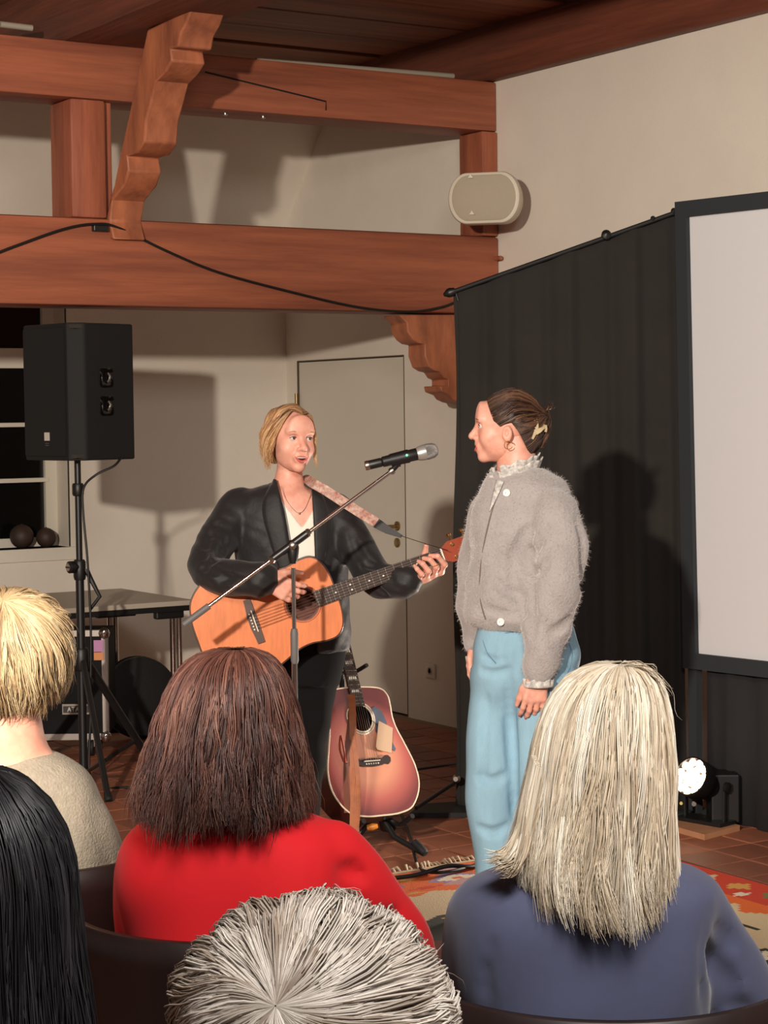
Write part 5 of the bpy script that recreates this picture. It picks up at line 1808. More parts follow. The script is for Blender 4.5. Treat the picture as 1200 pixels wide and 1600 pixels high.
# ------------------------------------------------------------------ the standing woman in the fluffy cardigan
fr = Frame(822, 6.36)
L = fr.L
wo = frame_thing('person', fr, 'woman in a fluffy grey-beige cardigan and pale blue jeans standing in profile', 'person')
z_ = lambda q: L(820, q)[2]
x_ = lambda q: L(q, 850)[0]
crows = [(733, 776, 848, .055), (745, 764, 866, .075), (762, 752, 888, .100), (800, 738, 902, .128), (850, 733, 902, .138), (900, 733, 900, .140), (940, 725, 902, .145), (962, 724, 900, .145), (976, 734, 890, .130), (985, 752, 872, .115)]
csec = pixloft(fr, crows)
armN = [L(866, 800, -.09), L(872, 850, -.125), L(868, 905, -.145), L(858, 970, -.155), L(846, 1030, -.155), L(842, 1056, -.155)]
armF = [L(772, 800, .10), L(752, 870, .15), L(746, 940, .15), L(746, 1008, .11)]
CD = Field((-.28, -.36, .60), (.27, .30, 1.48), .006)
CD.loft(csec, .02, 2.2)
sleeve(CD, armN, [.070, .084, .086, .074, .054, .044], .012)
sleeve(CD, armF, [.070, .066, .060, .046], .02)
CD.disp(wrinkle(.0030, (30, 12, 22, 0), (-20, 26, 40, 1), (14, -40, 18, .5)))
CD.disp(lambda X, Y, Z: .0035 * np.sin(46 * Z + 26 * X + 3 * np.sin(9 * X)) * np.clip((1.18 - Z) * 5, 0, 1))
# the fold where the sleeve meets the body, soft creases over sleeve and waist
crease(CD, L, [(822, 826), (812, 845), (813, 868), (820, 890), (822, 930), (822, 985)], .020, .022, .55)
crease(CD, L, [(836, 842), (826, 858), (822, 876)], .013, .018, .5)
crease(CD, L, [(848, 868), (838, 884), (826, 892)], .010, .018, .4)
crease(CD, L, [(798, 855), (795, 885), (800, 915), (808, 935)], .014, .022, .4)
crease(CD, L, [(770, 905), (785, 920), (806, 926)], .010, .02, .4)
crease(CD, L, [(896, 810), (905, 850), (904, 900), (898, 950)], .013, .02, .4)
crease(CD, L, [(760, 950), (785, 958), (815, 955)], .010, .02, .35)
crease(CD, L, [(885, 960), (868, 975), (850, 982)], .012, .02, .4)
CD.cap(L(806, 725, 0), L(800, 752, 0), .056, .060, .004, cut=True)
v, f = CD.net()
cv = relax(v, f, 1)
M_MOH = mat('mohair_knit', (166, 159, 157), .95, var=.14, vscale=14, bump=.5, bscale=120, sheen=.5)
cd = mesh('cardigan', cv, f, M_MOH, wo, True)
# mohair fibres
rs = np.random.RandomState(21)
q_ = f[rs.randint(0, len(f), 17000)]
w_ = rs.dirichlet((1, 1, 1, 1), 17000)
pp = (cv[q_] * w_[..., None]).sum(1)
nn_ = np.cross(cv[q_[:, 1]] - cv[q_[:, 0]], cv[q_[:, 3]] - cv[q_[:, 0]])
nn_ /= np.linalg.norm(nn_, axis=1, keepdims=True) + 1e-9
d1 = nn_ + rs.normal(0, .7, nn_.shape)
d1 /= np.linalg.norm(d1, axis=1, keepdims=True)
d2 = d1 + rs.normal(0, .6, nn_.shape) - np.array([0, 0, .2])
d2 /= np.linalg.norm(d2, axis=1, keepdims=True)
ln = rs.uniform(.004, .014, 17000)[:, None]
sd_ = np.cross(d1, rs.normal(0, 1, d1.shape)); sd_ /= np.linalg.norm(sd_, axis=1, keepdims=True)
w0 = .00032
A = [pp + sd_ * w0, pp - sd_ * w0, pp + d1 * ln * .55 - sd_ * w0 * .8, pp + d1 * ln * .55 + sd_ * w0 * .8, pp + d1 * ln * .55 + d2 * ln * .5 - sd_ * w0 * .3, pp + d1 * ln * .55 + d2 * ln * .5 + sd_ * w0 * .3]
V = np.stack(A, 1).reshape(-1, 3)
b6 = np.arange(17000)[:, None] * 6
F = np.concatenate([b6 + np.array([[0, 1, 2, 3]]), b6 + np.array([[3, 2, 4, 5]])])
fz = mesh('mohair_fuzz', V, F, mat('mohair_fibre', (190, 182, 178), .8), cd)
fz['kind'] = 'stuff'
# placket, buttons
pk = [(779, 768), (766, 800), (754, 850), (748, 900), (749, 940), (756, 966)]
pts = []
for a, b in pk:
    p = L(a, b)
    pts.append(np.array([p[0], surf_y(CD, p[0], p[2]) - .0008, p[2]]))
MB().tube(spline(pts, 6), .0026, 6).build('placket_edge', mat('dark_knit', (112, 100, 92), .95), cd, True)  # thin line along the placket, darker than the knit
M_BUT = mat('white_button', (232, 230, 226), .3)
for a, b in ((789, 772), (779, 969)):
    p = L(a, b)
    y = surf_y(CD, p[0], p[2]) + .008
    d = unit((-.45, -1, .1))
    bt = MB().lathe([(.0, 0), (.0115, 0), (.0125, .002), (.0115, .004), (.009, .0035), (.002, .003)], (p[0], y - .012, p[2]), d, 20).build('button', M_BUT, cd, True)
    for s_ in (-1, 1):
        MB().lathe([(.0013, 0), (.0013, .0006)], np.array([p[0] + s_ * .003, y - .012, p[2]]) + d * .0036, d, 8).build('button_hole', M_BLACKM, bt)
# ruffled blouse collar and cuffs
M_RUF = mat('white_print_ruffle', (226, 222, 214), .85, var=.9, vscale=75, col2=(146, 144, 142))
def ruffle(name, c, rx, ry, h, tilt, nw, amp, parent, flare=.012, gap=None):
    V, F = [], []
    n, mz = 220, 5
    for i in range(n + 1):
        q = 2 * math.pi * i / n
        for j in range(mz + 1):
            s_ = j / mz
            rr = 1 + (amp * math.sin(q * nw + .6 * math.sin(q * 3)) * s_) + flare / rx * s_
            x, y = rx * rr * math.cos(q), ry * rr * math.sin(q)
            V.append((c[0] + x, c[1] + y, c[2] + h * s_ + tilt[0] * x + tilt[1] * y + .004 * math.sin(q * nw * .5) * s_))
    w = mz + 1
    F = [(i * w + j, i * w + j + 1, (i + 1) * w + j + 1, (i + 1) * w + j) for i in range(n) for j in range(mz)]
    if gap is not None:
        F = [q for q in F if not (gap[0] < (q[0] // w) / n < gap[1])]
    o = mesh(name, V, F, M_RUF, parent, True)
    o.modifiers.new('cloth', 'SOLIDIFY').thickness = .0015
    return o
nc = L(806, 742, 0)
ruffle('blouse_collar', nc + np.array([-.002, 0, -.012]), .076, .068, .032, (.30, 0), 17, .030, wo, gap=(.585, .63))
ruffle('blouse_collar', nc + np.array([-.002, 0, .004]), .067, .061, .032, (.30, 0), 19, .04, wo, gap=(.585, .63))
# blouse inset in the open neck of the cardigan
pt = [(x_(779), z_(748)), (x_(772), z_(770)), (x_(764), z_(792))]
patch('blouse_front', [(x_(775), z_(752)), (x_(768), z_(775)), (x_(762), z_(800))], [(x_(786), z_(754)), (x_(775), z_(778)), (x_(763), z_(800))], csec, .009, M_RUF, wo, th=.002)
wrist = L(841, 1062, -.155)
ruffle('blouse_cuff', wrist + np.array([0, 0, -.030]), .046, .040, .024, (0, 0), 12, .07, wo, flare=.001)
wF = L(746, 1012, .11)
ruffle('blouse_cuff', wF + np.array([0, 0, -.060]), .036, .032, .022, (0, 0), 12, .07, wo, flare=.001)
# body
HB = Basis(L(791, 673, .0), (-1, .06, .03), (.03, 0, 1), .97)
hv, hf = head_field(.007, .024).net()
hv = HB(relax(hv, hf, 1))
Bd = Field((-.28, -.36, 0), (.27, .30, 1.62), .007)
Bd.loft([(a, b, c, max(.03, d - .03), max(.03, e - .03)) for a, b, c, d, e in csec if a < z_(755)], .02)
Bd.chain([L(806, 690, 0), L(807, 722, 0), L(810, 745, 0), L(812, 768, 0)], [.052, .055, .060, .064], .03)
Bd.chain(armN, [.05, .048, .044, .036, .030, .026], .02)
Bd.chain(armF, [.046, .042, .036, .027], .02)
legW = [[L(786, 1040, .02), L(770, 1220, .0), L(778, 1415, .02)], [L(845, 1040, -.02), L(838, 1220, -.04), L(838, 1415, -.02)]]
for lg in legW:
    Bd.chain(lg, [.08, .055, .04], .03)
bv_, bf_ = Bd.net()
ch1, tips = hand_chains(wrist + np.array([0, 0, .012]), (-.14, 0, -1), (.25, 1, 0), (-1, -.15, 0), curl=(14, 26, 18), sc=.98, thumb=(26, 8))
h1 = mesh_chains(ch1)
ch2, tips2 = hand_chains(wF + np.array([0, 0, .01]), (-.12, 0, -1), (.6, -.8, 0), (-.6, -.6, 0), curl=(20, 30, 20), sc=.92, thumb=(26, 8))
h2 = mesh_chains(ch2)
v, f = join((bv_, bf_), (hv, hf), h1, h2)
mesh('body', v, f, M_SKIN2, wo, True)
face(wo, HB, .007, iris_dx=0, brow=(70, 50, 40), smile=.010)
for p, d in tips[:4]:
    nf = Field(p - .012, p + .012, .0018)
    nf.ell(p + d * .0015 + np.array([0, -.0045, 0]), (.0048, .0035, .0068), 0)
    v, f = nf.net()
    mesh('fingernail', v, f, mat('red_nail', (176, 34, 40), .2), wo, True)
# jeans
M_JEAN = mat('pale_denim', (142, 180, 200), .85, var=.22, vscale=7, bump=.25, bscale=260, stretch=(1.6, 1.6, .5))
JN = Field((-.28, -.24, .012), (.27, .24, 1.0), .007)
JN.loft(pixloft(fr, [(964, 750, 886, .095), (985, 746, 896, .105), (1010, 741, 904, .115), (1040, 738, 906, .12), (1070, 740, 894, .11), (1100, 752, 880, .085), (1130, 775, 850, .05)]), .03, 2.3)
JN.loft(pixloft(fr, [(1050, 737, 812, .085, .03), (1110, 733, 814, .088, .02), (1170, 728, 812, .088, .0), (1240, 727, 810, .088, -.01), (1300, 734, 808, .088, .0), (1350, 741, 808, .09, .01), (1390, 745, 812, .09, .01), (1436, 748, 818, .09, .01)]), .02, 2.2)
JN.loft(pixloft(fr, [(1050, 790, 902, .095, -.03), (1110, 796, 890, .092, -.04), (1170, 800, 880, .09, -.05), (1240, 802, 876, .09, -.06), (1300, 804, 872, .09, -.05), (1350, 806, 872, .09, -.04), (1390, 806, 874, .09, -.04), (1436, 808, 878, .09, -.04)]), .016, 2.2)
JN.disp(lambda X, Y, Z: .003 * np.sin(24 * Z + 18 * X) * np.clip((.75 - Z) * 3, 0, 1) + .002 * np.sin(60 * Z - 50 * X) * np.clip((Z - .6) * 5, 0, 1))
crease(JN, L, [(788, 1050), (794, 1110), (799, 1190), (803, 1270)], .016, .02, .5)
crease(JN, L, [(748, 1046), (770, 1050), (794, 1042)], .009, .016, .4)
crease(JN, L, [(752, 1024), (768, 1030), (786, 1026)], .007, .014, .4)
crease(JN, L, [(744, 1210), (766, 1216), (790, 1206)], .008, .022, .25)
crease(JN, L, [(746, 1290), (768, 1296), (792, 1286)], .008, .022, .25)
crease(JN, L, [(758, 1090), (754, 1150), (752, 1220)], .010, .02, .35)
v, f = JN.net()
jn = mesh('jeans', relax(v, f, 1), f, M_JEAN, wo, True)
jsec_ = pixloft(fr, [(964, 750, 886, .095), (985, 746, 896, .105), (1010, 741, 904, .115), (1040, 738, 906, .12), (1070, 740, 894, .11), (1100, 752, 880, .085)])
m_st = mat('denim_seam', (98, 132, 156), .9)
def seam(nm, q, r=.0016):
    P_ = []
    for a, b in q:
        p = L(a, b)
        P_.append(np.array([p[0], surf_y(JN, p[0], p[2]) - .0002, p[2]]))
    MB().tube(spline(P_, 5), r, 6).build(nm, m_st, jn, True)
seam('fly_seam', [(750, 975), (753, 1000), (760, 1020), (772, 1034)])
seam('waistband_seam', [(786, 988), (800, 986), (822, 984)])
seam('pocket_seam', [(884, 1000), (890, 1020), (886, 1042), (876, 1056)])
MB().tube([np.array([b_[1] + b_[3] * 1.02 * math.cos(q), b_[2] + b_[4] * 1.02 * math.sin(q), b_[0]]) for b_ in [pixloft(fr, [(964, 750, 886, .097)])[0]] for q in np.linspace(0, 2 * math.pi, 49)], .015, 8, flat=1.0).build('belt', mat('dark_belt', (40, 40, 42), .4), wo, True)
for lg in legW:
    shoe(wo, (lg[2][0] + .02, lg[2][1] + .02, 0), (-.25, -1), mat('white_sneaker', (190, 184, 176), .6))
# hair swept back into a claw clip
hr, hc_ = (.080, .103, .097), (0, -.018, .034)
rows = []
for s_ in (-1, 1):
    rr = []
    for (st, mid) in (((.06, .80, .66), (.22, -.05, 1.04)), ((.32, .80, .56), (.45, -.05, .95)), ((.55, .76, .40), (.68, -.05, .80)), ((.74, .68, .16), (.88, .0, .58)), ((.86, .58, -.10), (.98, -.05, .34)), ((.95, .38, -.28), (1.02, -.2, .10)),
                      ((.98, .05, -.10), (1.0, -.42, -.06)), ((.95, -.22, -.45), (.88, -.66, -.26)), ((.80, -.46, -.90), (.68, -.86, -.42)), ((.46, -.62, -1.22), (.42, -.98, -.55)), ((.08, -.66, -1.30), (.12, -1.06, -.60))):
        a = np.array(st) * (s_, 1, 1); b = np.array(mid) * (s_, 1, 1)
        rr.append([a, a * .5 + b * .55, b, b * .35 + np.array([.10 * s_, -.80, .12]), np.array([.10 * s_, -1.14, .02])])
    rows.append(rr if s_ < 0 else rr)
DB = ((58, 38, 28), (44, 29, 22), (78, 52, 38), (104, 74, 54), (50, 33, 26))
hair('hair', wo, cap_guides(rows[0], hr, hc_), (0, -.018, .03), n=1100, seg=12, width=.0013, colors=DB, closed=False, depth=.06, wob=.004, clumps=60, seed=14, lmin=.96, fray=.003, base=.02, rootdark=.8, T=HB)
hair('hair', wo, cap_guides(rows[1], hr, hc_), (0, -.018, .03), n=700, seg=12, width=.0013, colors=DB, closed=False, depth=.06, wob=.004, clumps=60, seed=15, lmin=.96, fray=.003, base=.02, rootdark=.8, T=HB)
# twisted bun
tw = []
for g in range(10):
    q = 2 * math.pi * g / 10
    tw.append([(.034 * math.cos(q + k * .5) * math.sin(math.pi * (k + .6) / 8.2), -.118 + .028 * math.sin(q + k * .5) * math.sin(math.pi * (k + .6) / 8.2), -.062 + .135 * k / 7) for k in range(8)])
hair('hair_bun', wo, np.array(tw), (0, -.118, 0), n=420, seg=14, width=.0013, colors=DB, closed=True, depth=.25, wob=.004, clumps=30, seed=16, lmin=.9, fray=.008, base=.05, rootdark=1, T=HB)
tuft = np.array([[(-.01, -.125, .05), (-.014, -.135, .075), (-.016, -.152, .088)], [(.01, -.125, .05), (.008, -.14, .07), (.004, -.16, .078)]])
hair('hair_tuft', wo, tuft, (0, -.12, 0), n=90, seg=8, width=.0011, colors=DB, closed=False, depth=.1, wob=.006, clumps=12, seed=17, lmin=.6, fray=.006, base=None, rootdark=1, T=HB)
M_CLIP = mat('horn_clip', (196, 176, 140), .35, var=.25, vscale=60)
cp = [L(q[0], q[1], -.066 + q[2]) for q in ((836, 657, .0), (838, 668, -.002), (837, 678, -.004), (832, 690, -.002))]
band(spline(cp, 5), [.011 + .004 * math.sin(i * .3) for i in range(16)], (.2, -1, 0), .006).build('hair_clip', M_CLIP, wo, True)
cp = [L(q[0], q[1], -.068 + q[2]) for q in ((836, 681, 0), (844, 676, -.002), (850, 672, .004), (853, 670, .012))]
c2_ = band(spline(cp, 5), [.012 + .003 * math.sin(i * .5) for i in range(16)], (.2, -1, 0), .006)
c2_.build('hair_clip', M_CLIP, wo, True)
cp = [L(q[0], q[1], -.060 + q[2]) for q in ((853, 668, 0), (854, 674, 0), (853, 679, 0))]
band(cp, .006, (.4, -1, 0), .006).build('hair_clip', M_CLIP, wo)
ec = HB((-.084, -.012, -.046))
MB().tube([ec + np.array([.013 * math.cos(q) - .004, -.003, .013 * math.sin(q) - .008]) for q in np.linspace(.3, 5.9, 24)], .0014, 6).build('hoop_earring', M_GOLD, wo, True)

wo.location.z = .008

# ================================================================== AUDIENCE
M_WOODCH = mat('dark_chair_wood', (36, 22, 20), .45, var=.3, vscale=6, stretch=(4, 4, .6))
M_REDCH = mat('reddish_chair_wood', (104, 48, 38), .45, var=.3, vscale=6, stretch=(4, 4, .6))


def chair(fr, dx, dy, label, m, yaw=0.0):
    """stacking chair with a curved plywood back, seen from behind; local +y is the way the sitter faces"""
    base = fr.loc + RT * dx + FW * dy
    t = empty('audience_chair', base, -HEAD + yaw, label, 'chair', 'audience chairs')
    def shell(name, z0, z1, rad, half, y0, th=.012, rake=.06):
        V, F = [], []
        n, k = 24, 8
        for i in range(n + 1):
            q = half * (2 * i / n - 1)
            for j in range(k + 1):
                s_ = j / k
                z = z0 + (z1 - z0) * s_
                edge = 1 - .10 * max(0, abs(2 * i / n - 1) - .7) / .3 * (1 - s_)
                V.append((rad * math.sin(q) * edge, y0 + rad * (1 - math.cos(q)) - rake * s_, z))
        w = k + 1
        F = [(i * w + j, i * w + j + 1, (i + 1) * w + j + 1, (i + 1) * w + j) for i in range(n) for j in range(k)]
        o = mesh(name, V, F, m, t, True)
        sd = o.modifiers.new('ply', 'SOLIDIFY'); sd.thickness = th
        return o
    bk = shell('backrest', .50, .852, .27, R_(62), -.20)
    for x, z in ((-.05, .70), (.0, .68), (.05, .66)):
        MB().lathe([(.005, 0), (.005, .002), (.003, .003)], (x, -.2185, z), (0, -1, .1), 10).build('rivet', M_STEEL, bk)
    MB().box((-.21, -.19, .435), (.21, .22, .452), .006).build('seat', m, t)
    for s_ in (-1, 1):
        MB().tube(spline([(s_ * .20, .20, .012), (s_ * .20, .19, .43), (s_ * .20, .10, .435)], 5), .011, 10).build('leg', M_CHROME, t, True)
        MB().tube(spline([(s_ * .225, -.27, .012), (s_ * .222, -.235, .42), (s_ * .222, -.215, .60), (s_ * .215, -.150, .66)], 5), .011, 10).build('leg', M_CHROME, t, True)
        for y in (.20, -.27):
            MB().lathe([(.014, 0), (.014, .03), (.0115, .032)], (s_ * (.20 if y > 0 else .225), y, 0), (0, 0, 1), 10).build('leg_cap', M_RUBBER, t)
    return t


def sitter(fr, label, cloth, head_c, trows, arms, cloth_m, trouser_m, fwd=(0, 1, 0), hsc=.97, neck_r=.054, skin=None, seat=None, hip_x=None, cloth_name='jacket', res=.008, collar=None, wrk=.0016, neck_cut=True, pw=2.5, creases=()):
    """a seated person seen from behind"""
    L = fr.L
    t = frame_thing('person', fr, label, 'person')
    sec = pixloft(fr, trows)
    sec = [q for q in sec]
    cx = hip_x if hip_x is not None else sec[-1][1]
    zmin = .50
    low = (zmin, cx, .0, max(.17, sec[-1][3] * .95), .125)
    sec.append(low)
    f2 = unit((fwd[0], fwd[1], 0))
    sd = np.array([f2[1], -f2[0], 0])
    hipz = .53
    hips = [np.array([cx, .0, hipz]) + sd * s_ * .09 for s_ in (-1, 1)]
    knees = [np.array([cx, .0, .50]) + f2 * .44 + sd * s_ * .11 for s_ in (-1, 1)]
    ank = [np.array([cx, .0, .09]) + f2 * .42 + sd * s_ * .12 for s_ in (-1, 1)]
    lo = np.array([min(q[1] - q[3] for q in sec) - .2, -.35, .0])
    hi = np.array([max(q[1] + q[3] for q in sec) + .2, .62, max(q[0] for q in sec) + .22])
    HB = Basis(head_c, fwd, (0, 0, 1), hsc)
    # body
    B = Field(lo, hi, .011)
    B.loft([(a, b, c, d * .86, e * .80) for a, b, c, d, e in sec], .03)
    nb = HB((0, -.035, -.06)); nlow = np.array([nb[0] * .6 + sec[0][1] * .4, .0, sec[0][0] - .04])
    B.chain([nb, nb * .5 + nlow * .5, nlow], [neck_r, neck_r, neck_r * 1.15], .04)
    hands = []
    for ch, rr in arms:
        B.chain(ch, [r * .68 for r in rr], .02)
    for a, b, c in zip(hips, knees, ank):
        B.chain([a, b, c], [.085, .058, .042], .03)
    bv_, bf_ = B.net()
    hv, hf = head_field(.0, res=.005).net()
    parts = [(bv_, bf_), (HB(hv), hf)]
    for i, (ch, rr) in enumerate(arms):
        c_, _ = hand_chains(ch[-1], unit(np.asarray(ch[-1]) - np.asarray(ch[-2])) * .5 + f2 * .6, (0, 0, -1), sd * (1 if i == 0 else -1), curl=(18, 25, 18), sc=.98)
        parts.append(mesh_chains(c_, .0035))
    v, f = join(*parts)
    mesh('body', relax(v, f, 1), f, skin or M_SKIN, t, True)
    # upper garment
    C = Field(lo, hi, res)
    C.loft(sec, .03, pw)
    for ch, rr in arms:
        sleeve(C, ch, rr, .016)
    C.disp(wrinkle(wrk, (26, 12, 18, 0), (-16, 20, 31, 1), (44, 10, -23, 2)))
    if neck_cut:
        C.cap(nb + np.array([0, 0, .02]), nlow + np.array([0, 0, .03]), neck_r + .004, neck_r + .008, .004, cut=True)
    for pts, r, k, dp in creases:
        crease(C, L, pts, r, k, dp)
    v, f = C.net()
    garment = mesh(cloth_name, relax(v, f, 2), f, cloth_m, t, True)
    # trousers and shoes
    T_ = Field((cx - .32, -.2, .05), (cx + .32, .62, .70), .011)
    T_.loft([(.44, cx, .0, .17, .13), (.50, cx, .0, .18, .135), (.60, cx, .0, .165, .12)], .04, 2.4)
    for a, b, c in zip(hips, knees, ank):
        T_.chain([a, b, c], [.098, .074, .060], .04)
    v, f = T_.net()
    mesh('trousers', v, f, trouser_m, t, True)
    for c in ank:
        shoe(t, (c[0], c[1] - .03, 0), f2)
    return t, HB, sec, garment


def hair_rows(fr, rows):
    """rows: (py, xl, xr, half depth, centre depth)"""
    return pixloft(fr, rows)


M_DARKT = mat('dark_trousers', (34, 30, 32), .8)
# ------------------------------------------------------------------ blonde woman in the navy blazer
fr = Frame(940, 2.75)
L = fr.L
M_NAVY = mat('navy_blazer', (68, 72, 98), .85, sheen=.2, var=.08, vscale=60)
armsN = [([L(758, 1432, .0), L(756, 1520, .04), L(768, 1640, .08), L(790, 1730, .20), L(860, 1740, .34)], [.052, .054, .050, .044, .036]),
         ([L(1086, 1430, .0), L(1122, 1500, .03), L(1172, 1600, .05), L(1185, 1690, .12), L(1100, 1720, .30)], [.050, .052, .052, .044, .036])]
pb, HB, sec, gar = sitter(fr, 'woman with long straight blonde hair in a navy blazer, seen from behind', 'navy', L(952, 1186, .035),
                     [(1325, 895, 1000, .060), (1342, 880, 1015, .062), (1354, 806, 1066, .078), (1368, 752, 1100, .095), (1392, 716, 1122, .112), (1440, 704, 1118, .122), (1530, 712, 1108, .125), (1620, 726, 1104, .125), (1800, 720, 1120, .135)],
                     armsN, M_NAVY, M_DARKT, fwd=(-.12, 1, 0), cloth_name='blazer', hsc=.90, creases=[([(1100, 1392), (1086, 1440), (1083, 1500), (1090, 1560), (1098, 1612)], .006, .005, .45),
                     ([(1116, 1436), (1134, 1452), (1142, 1478)], .013, .012, .4), ([(1104, 1492), (1124, 1512), (1140, 1546)], .014, .014, .4), ([(1130, 1556), (1152, 1572), (1176, 1574)], .012, .012, .4), ([(1100, 1460), (1108, 1480), (1106, 1500)], .012, .012, .4),
                     ([(760, 1440), (752, 1500), (760, 1580)], .007, .010, .4)])
# armhole and back seams
def back_seam(parent, secs, pts, fr, m, r=.002, side=1):
    P_ = []
    for a, b in pts:
        p = fr.L(a, b)
        S_ = np.array(sorted(spline([np.array(q, float) for q in sorted(secs)], 6), key=lambda q: q[0]))
        y = front_y(secs, p[0], p[2])
        P_.append(np.array([p[0], y + .0005, p[2]]))
    return MB().tube(spline(P_, 6), r, 6).build('seam', m, parent, True)
M_NAVYS = mat('navy_seam', (58, 60, 84), .9)
hs = hair_rows(fr, [(1041, 958, 984, .012, .02), (1047, 918, 1012, .050, .02), (1068, 882, 1034, .080, .015), (1108, 855, 1046, .098, .01), (1160, 838, 1050, .104, .0), (1220, 825, 1050, .108, -.005), (1280, 813, 1047, .112, -.01), (1340, 799, 1044, .118, -.02), (1390, 806, 1046, .124, -.03), (1432, 832, 1050, .126, -.035)])
BLO = ((224, 210, 186), (206, 188, 160), (240, 232, 216), (176, 156, 130), (216, 202, 180), (192, 173, 148))
facecut = lambda an: .42 if abs(((math.degrees(an) - 90 + 180) % 360) - 180) < 48 else (1.0 - .10 * max(0, math.cos(an - math.pi)))
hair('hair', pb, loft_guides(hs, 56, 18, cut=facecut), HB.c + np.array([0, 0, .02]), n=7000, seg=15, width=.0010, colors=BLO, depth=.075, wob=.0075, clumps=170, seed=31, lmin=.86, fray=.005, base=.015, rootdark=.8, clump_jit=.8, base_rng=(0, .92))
lk = np.array([[L(832, 1180, -.04), L(816, 1250, -.06), L(806, 1300, -.07), L(786, 1330, -.075), L(757, 1340, -.08)], [L(836, 1190, -.06), L(822, 1260, -.085), L(812, 1310, -.09), L(796, 1345, -.095), L(768, 1352, -.09)], [L(842, 1200, -.075), L(828, 1270, -.10), L(820, 1330, -.11), L(806, 1362, -.11), L(786, 1372, -.11)]])
hair('hair_flick', pb, lk, HB.c, n=420, seg=12, width=.0012, colors=BLO, closed=False, depth=.05, wob=.003, clumps=26, seed=32, lmin=.8, fray=.005, base=None, rootdark=.9)
fl_ = np.array([[L(960, 1044, 0), L(985, 1030, -.01), L(1010, 1036, -.02), L(1028, 1062, -.03)], [L(975, 1044, 0), L(1015, 1048, -.02), L(1052, 1090, -.03), L(1062, 1140, -.04)], [L(940, 1046, 0), L(900, 1066, -.02), L(860, 1110, -.03), L(838, 1170, -.04)]])
hair('flyaway_hair', pb, fl_, HB.c, n=36, seg=12, width=.0005, colors=BLO, closed=False, depth=.03, wob=.006, clumps=30, seed=33, lmin=.6, fray=.01, base=None, rootdark=.9)
chair(fr, 0.0, .01, 'dark wooden stacking chair under the woman in the navy blazer', M_WOODCH)

# ------------------------------------------------------------------ brown-haired woman in the red jacket
fr = Frame(355, 3.15)
L = fr.L
M_RED = mat('bright_red_jacket', (206, 6, 20), .85, sheen=.05)
armsR = [([L(240, 1336, .0), L(236, 1420, .05), L(240, 1520, .10), L(260, 1590, .24), L(320, 1590, .36)], [.052, .054, .050, .044, .036]),
         ([L(520, 1338, .0), L(566, 1400, .03), L(628, 1490, .08), L(636, 1570, .18), L(560, 1580, .34)], [.056, .054, .052, .044, .036])]
pr, HB, sec, gar = sitter(fr, 'woman with shoulder-length dark brown hair in a bright red jacket, seen from behind', 'red', L(360, 1130, .01),
                     [(1236, 312, 404, .062), (1256, 300, 416, .064), (1270, 250, 462, .078), (1288, 216, 508, .098), (1318, 196, 538, .115), (1370, 186, 546, .125), (1440, 194, 546, .125), (1540, 205, 542, .125), (1700, 210, 545, .135)],
                     armsR, M_RED, M_DARKT, fwd=(.05, 1, 0), cloth_name='jacket', creases=[([(506, 1300), (493, 1345), (491, 1400), (498, 1450)], .004, .004, .4),
                     ([(536, 1346), (556, 1350), (574, 1364)], .013, .012, .45), ([(586, 1436), (604, 1440), (620, 1430)], .015, .012, .5), ([(432, 1316), (423, 1370), (420, 1440)], .003, .004, .4)])
M_REDS = mat('red_seam', (170, 12, 24), .85)
hs = hair_rows(fr, [(1017, 346, 386, .014, .01), (1022, 314, 412, .05, .01), (1042, 284, 436, .085, .01), (1080, 262, 454, .105, .005), (1130, 244, 467, .115, .0), (1180, 230, 476, .122, -.01), (1230, 218, 482, .13, -.02), (1268, 214, 484, .135, -.025), (1286, 222, 478, .135, -.03)])
BRO = ((82, 50, 42), (60, 36, 31), (104, 68, 56), (50, 30, 27), (120, 80, 66), (70, 42, 36))
facecut = lambda an: .42 if abs(((math.degrees(an) - 90 + 180) % 360) - 180) < 48 else 1.0
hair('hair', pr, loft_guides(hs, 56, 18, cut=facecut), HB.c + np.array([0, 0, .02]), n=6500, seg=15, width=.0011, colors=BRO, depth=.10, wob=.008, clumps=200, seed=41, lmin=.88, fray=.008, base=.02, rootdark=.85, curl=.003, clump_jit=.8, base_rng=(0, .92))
chair(fr, .01, .01, 'dark wooden stacking chair with a curved back under the woman in red', M_WOODCH)

# ------------------------------------------------------------------ short-haired blond person in the grey sweater
fr = Frame(16, 3.60)
L = fr.L
M_SWE = mat('grey_marl_sweater', (138, 128, 112), .95, var=.22, vscale=70, bump=.35, bscale=220)
armsS = [([L(-140, 1300, .0), L(-160, 1390, .04), L(-150, 1490, .08), L(-90, 1560, .24), L(-30, 1560, .36)], [.054, .056, .050, .044, .036]),
         ([L(128, 1290, .0), L(148, 1370, .04), L(150, 1470, .09), L(110, 1545, .24), L(60, 1555, .36)], [.056, .058, .052, .044, .036])]
pS, HB, sec, gar = sitter(fr, 'person with short fair hair and a cord necklace in a grey knitted sweater', 'grey', L(16, 1030, .02),
                     [(1176, -62, 84, .060), (1188, -98, 108, .080), (1215, -138, 138, .105), (1262, -158, 160, .120), (1340, -166, 172, .128), (1440, -164, 172, .128), (1540, -160, 170, .13), (1700, -150, 165, .135)],
                     armsS, M_SWE, mat('mauve_dark_trousers', (58, 44, 50), .85), fwd=(.25, 1, 0), neck_r=.060, hsc=1.0, cloth_name='sweater', wrk=.001)
back_seam(gar, sec, [(100, 1300), (118, 1286), (140, 1278)], fr, mat('sweater_seam', (118, 108, 94), .95), .002)
NK = [L(q[0], q[1], q[2]) for q in ((-40, 1146, -.065), (0, 1150, -.064), (30, 1158, -.058), (55, 1172, -.040), (72, 1188, -.010))]
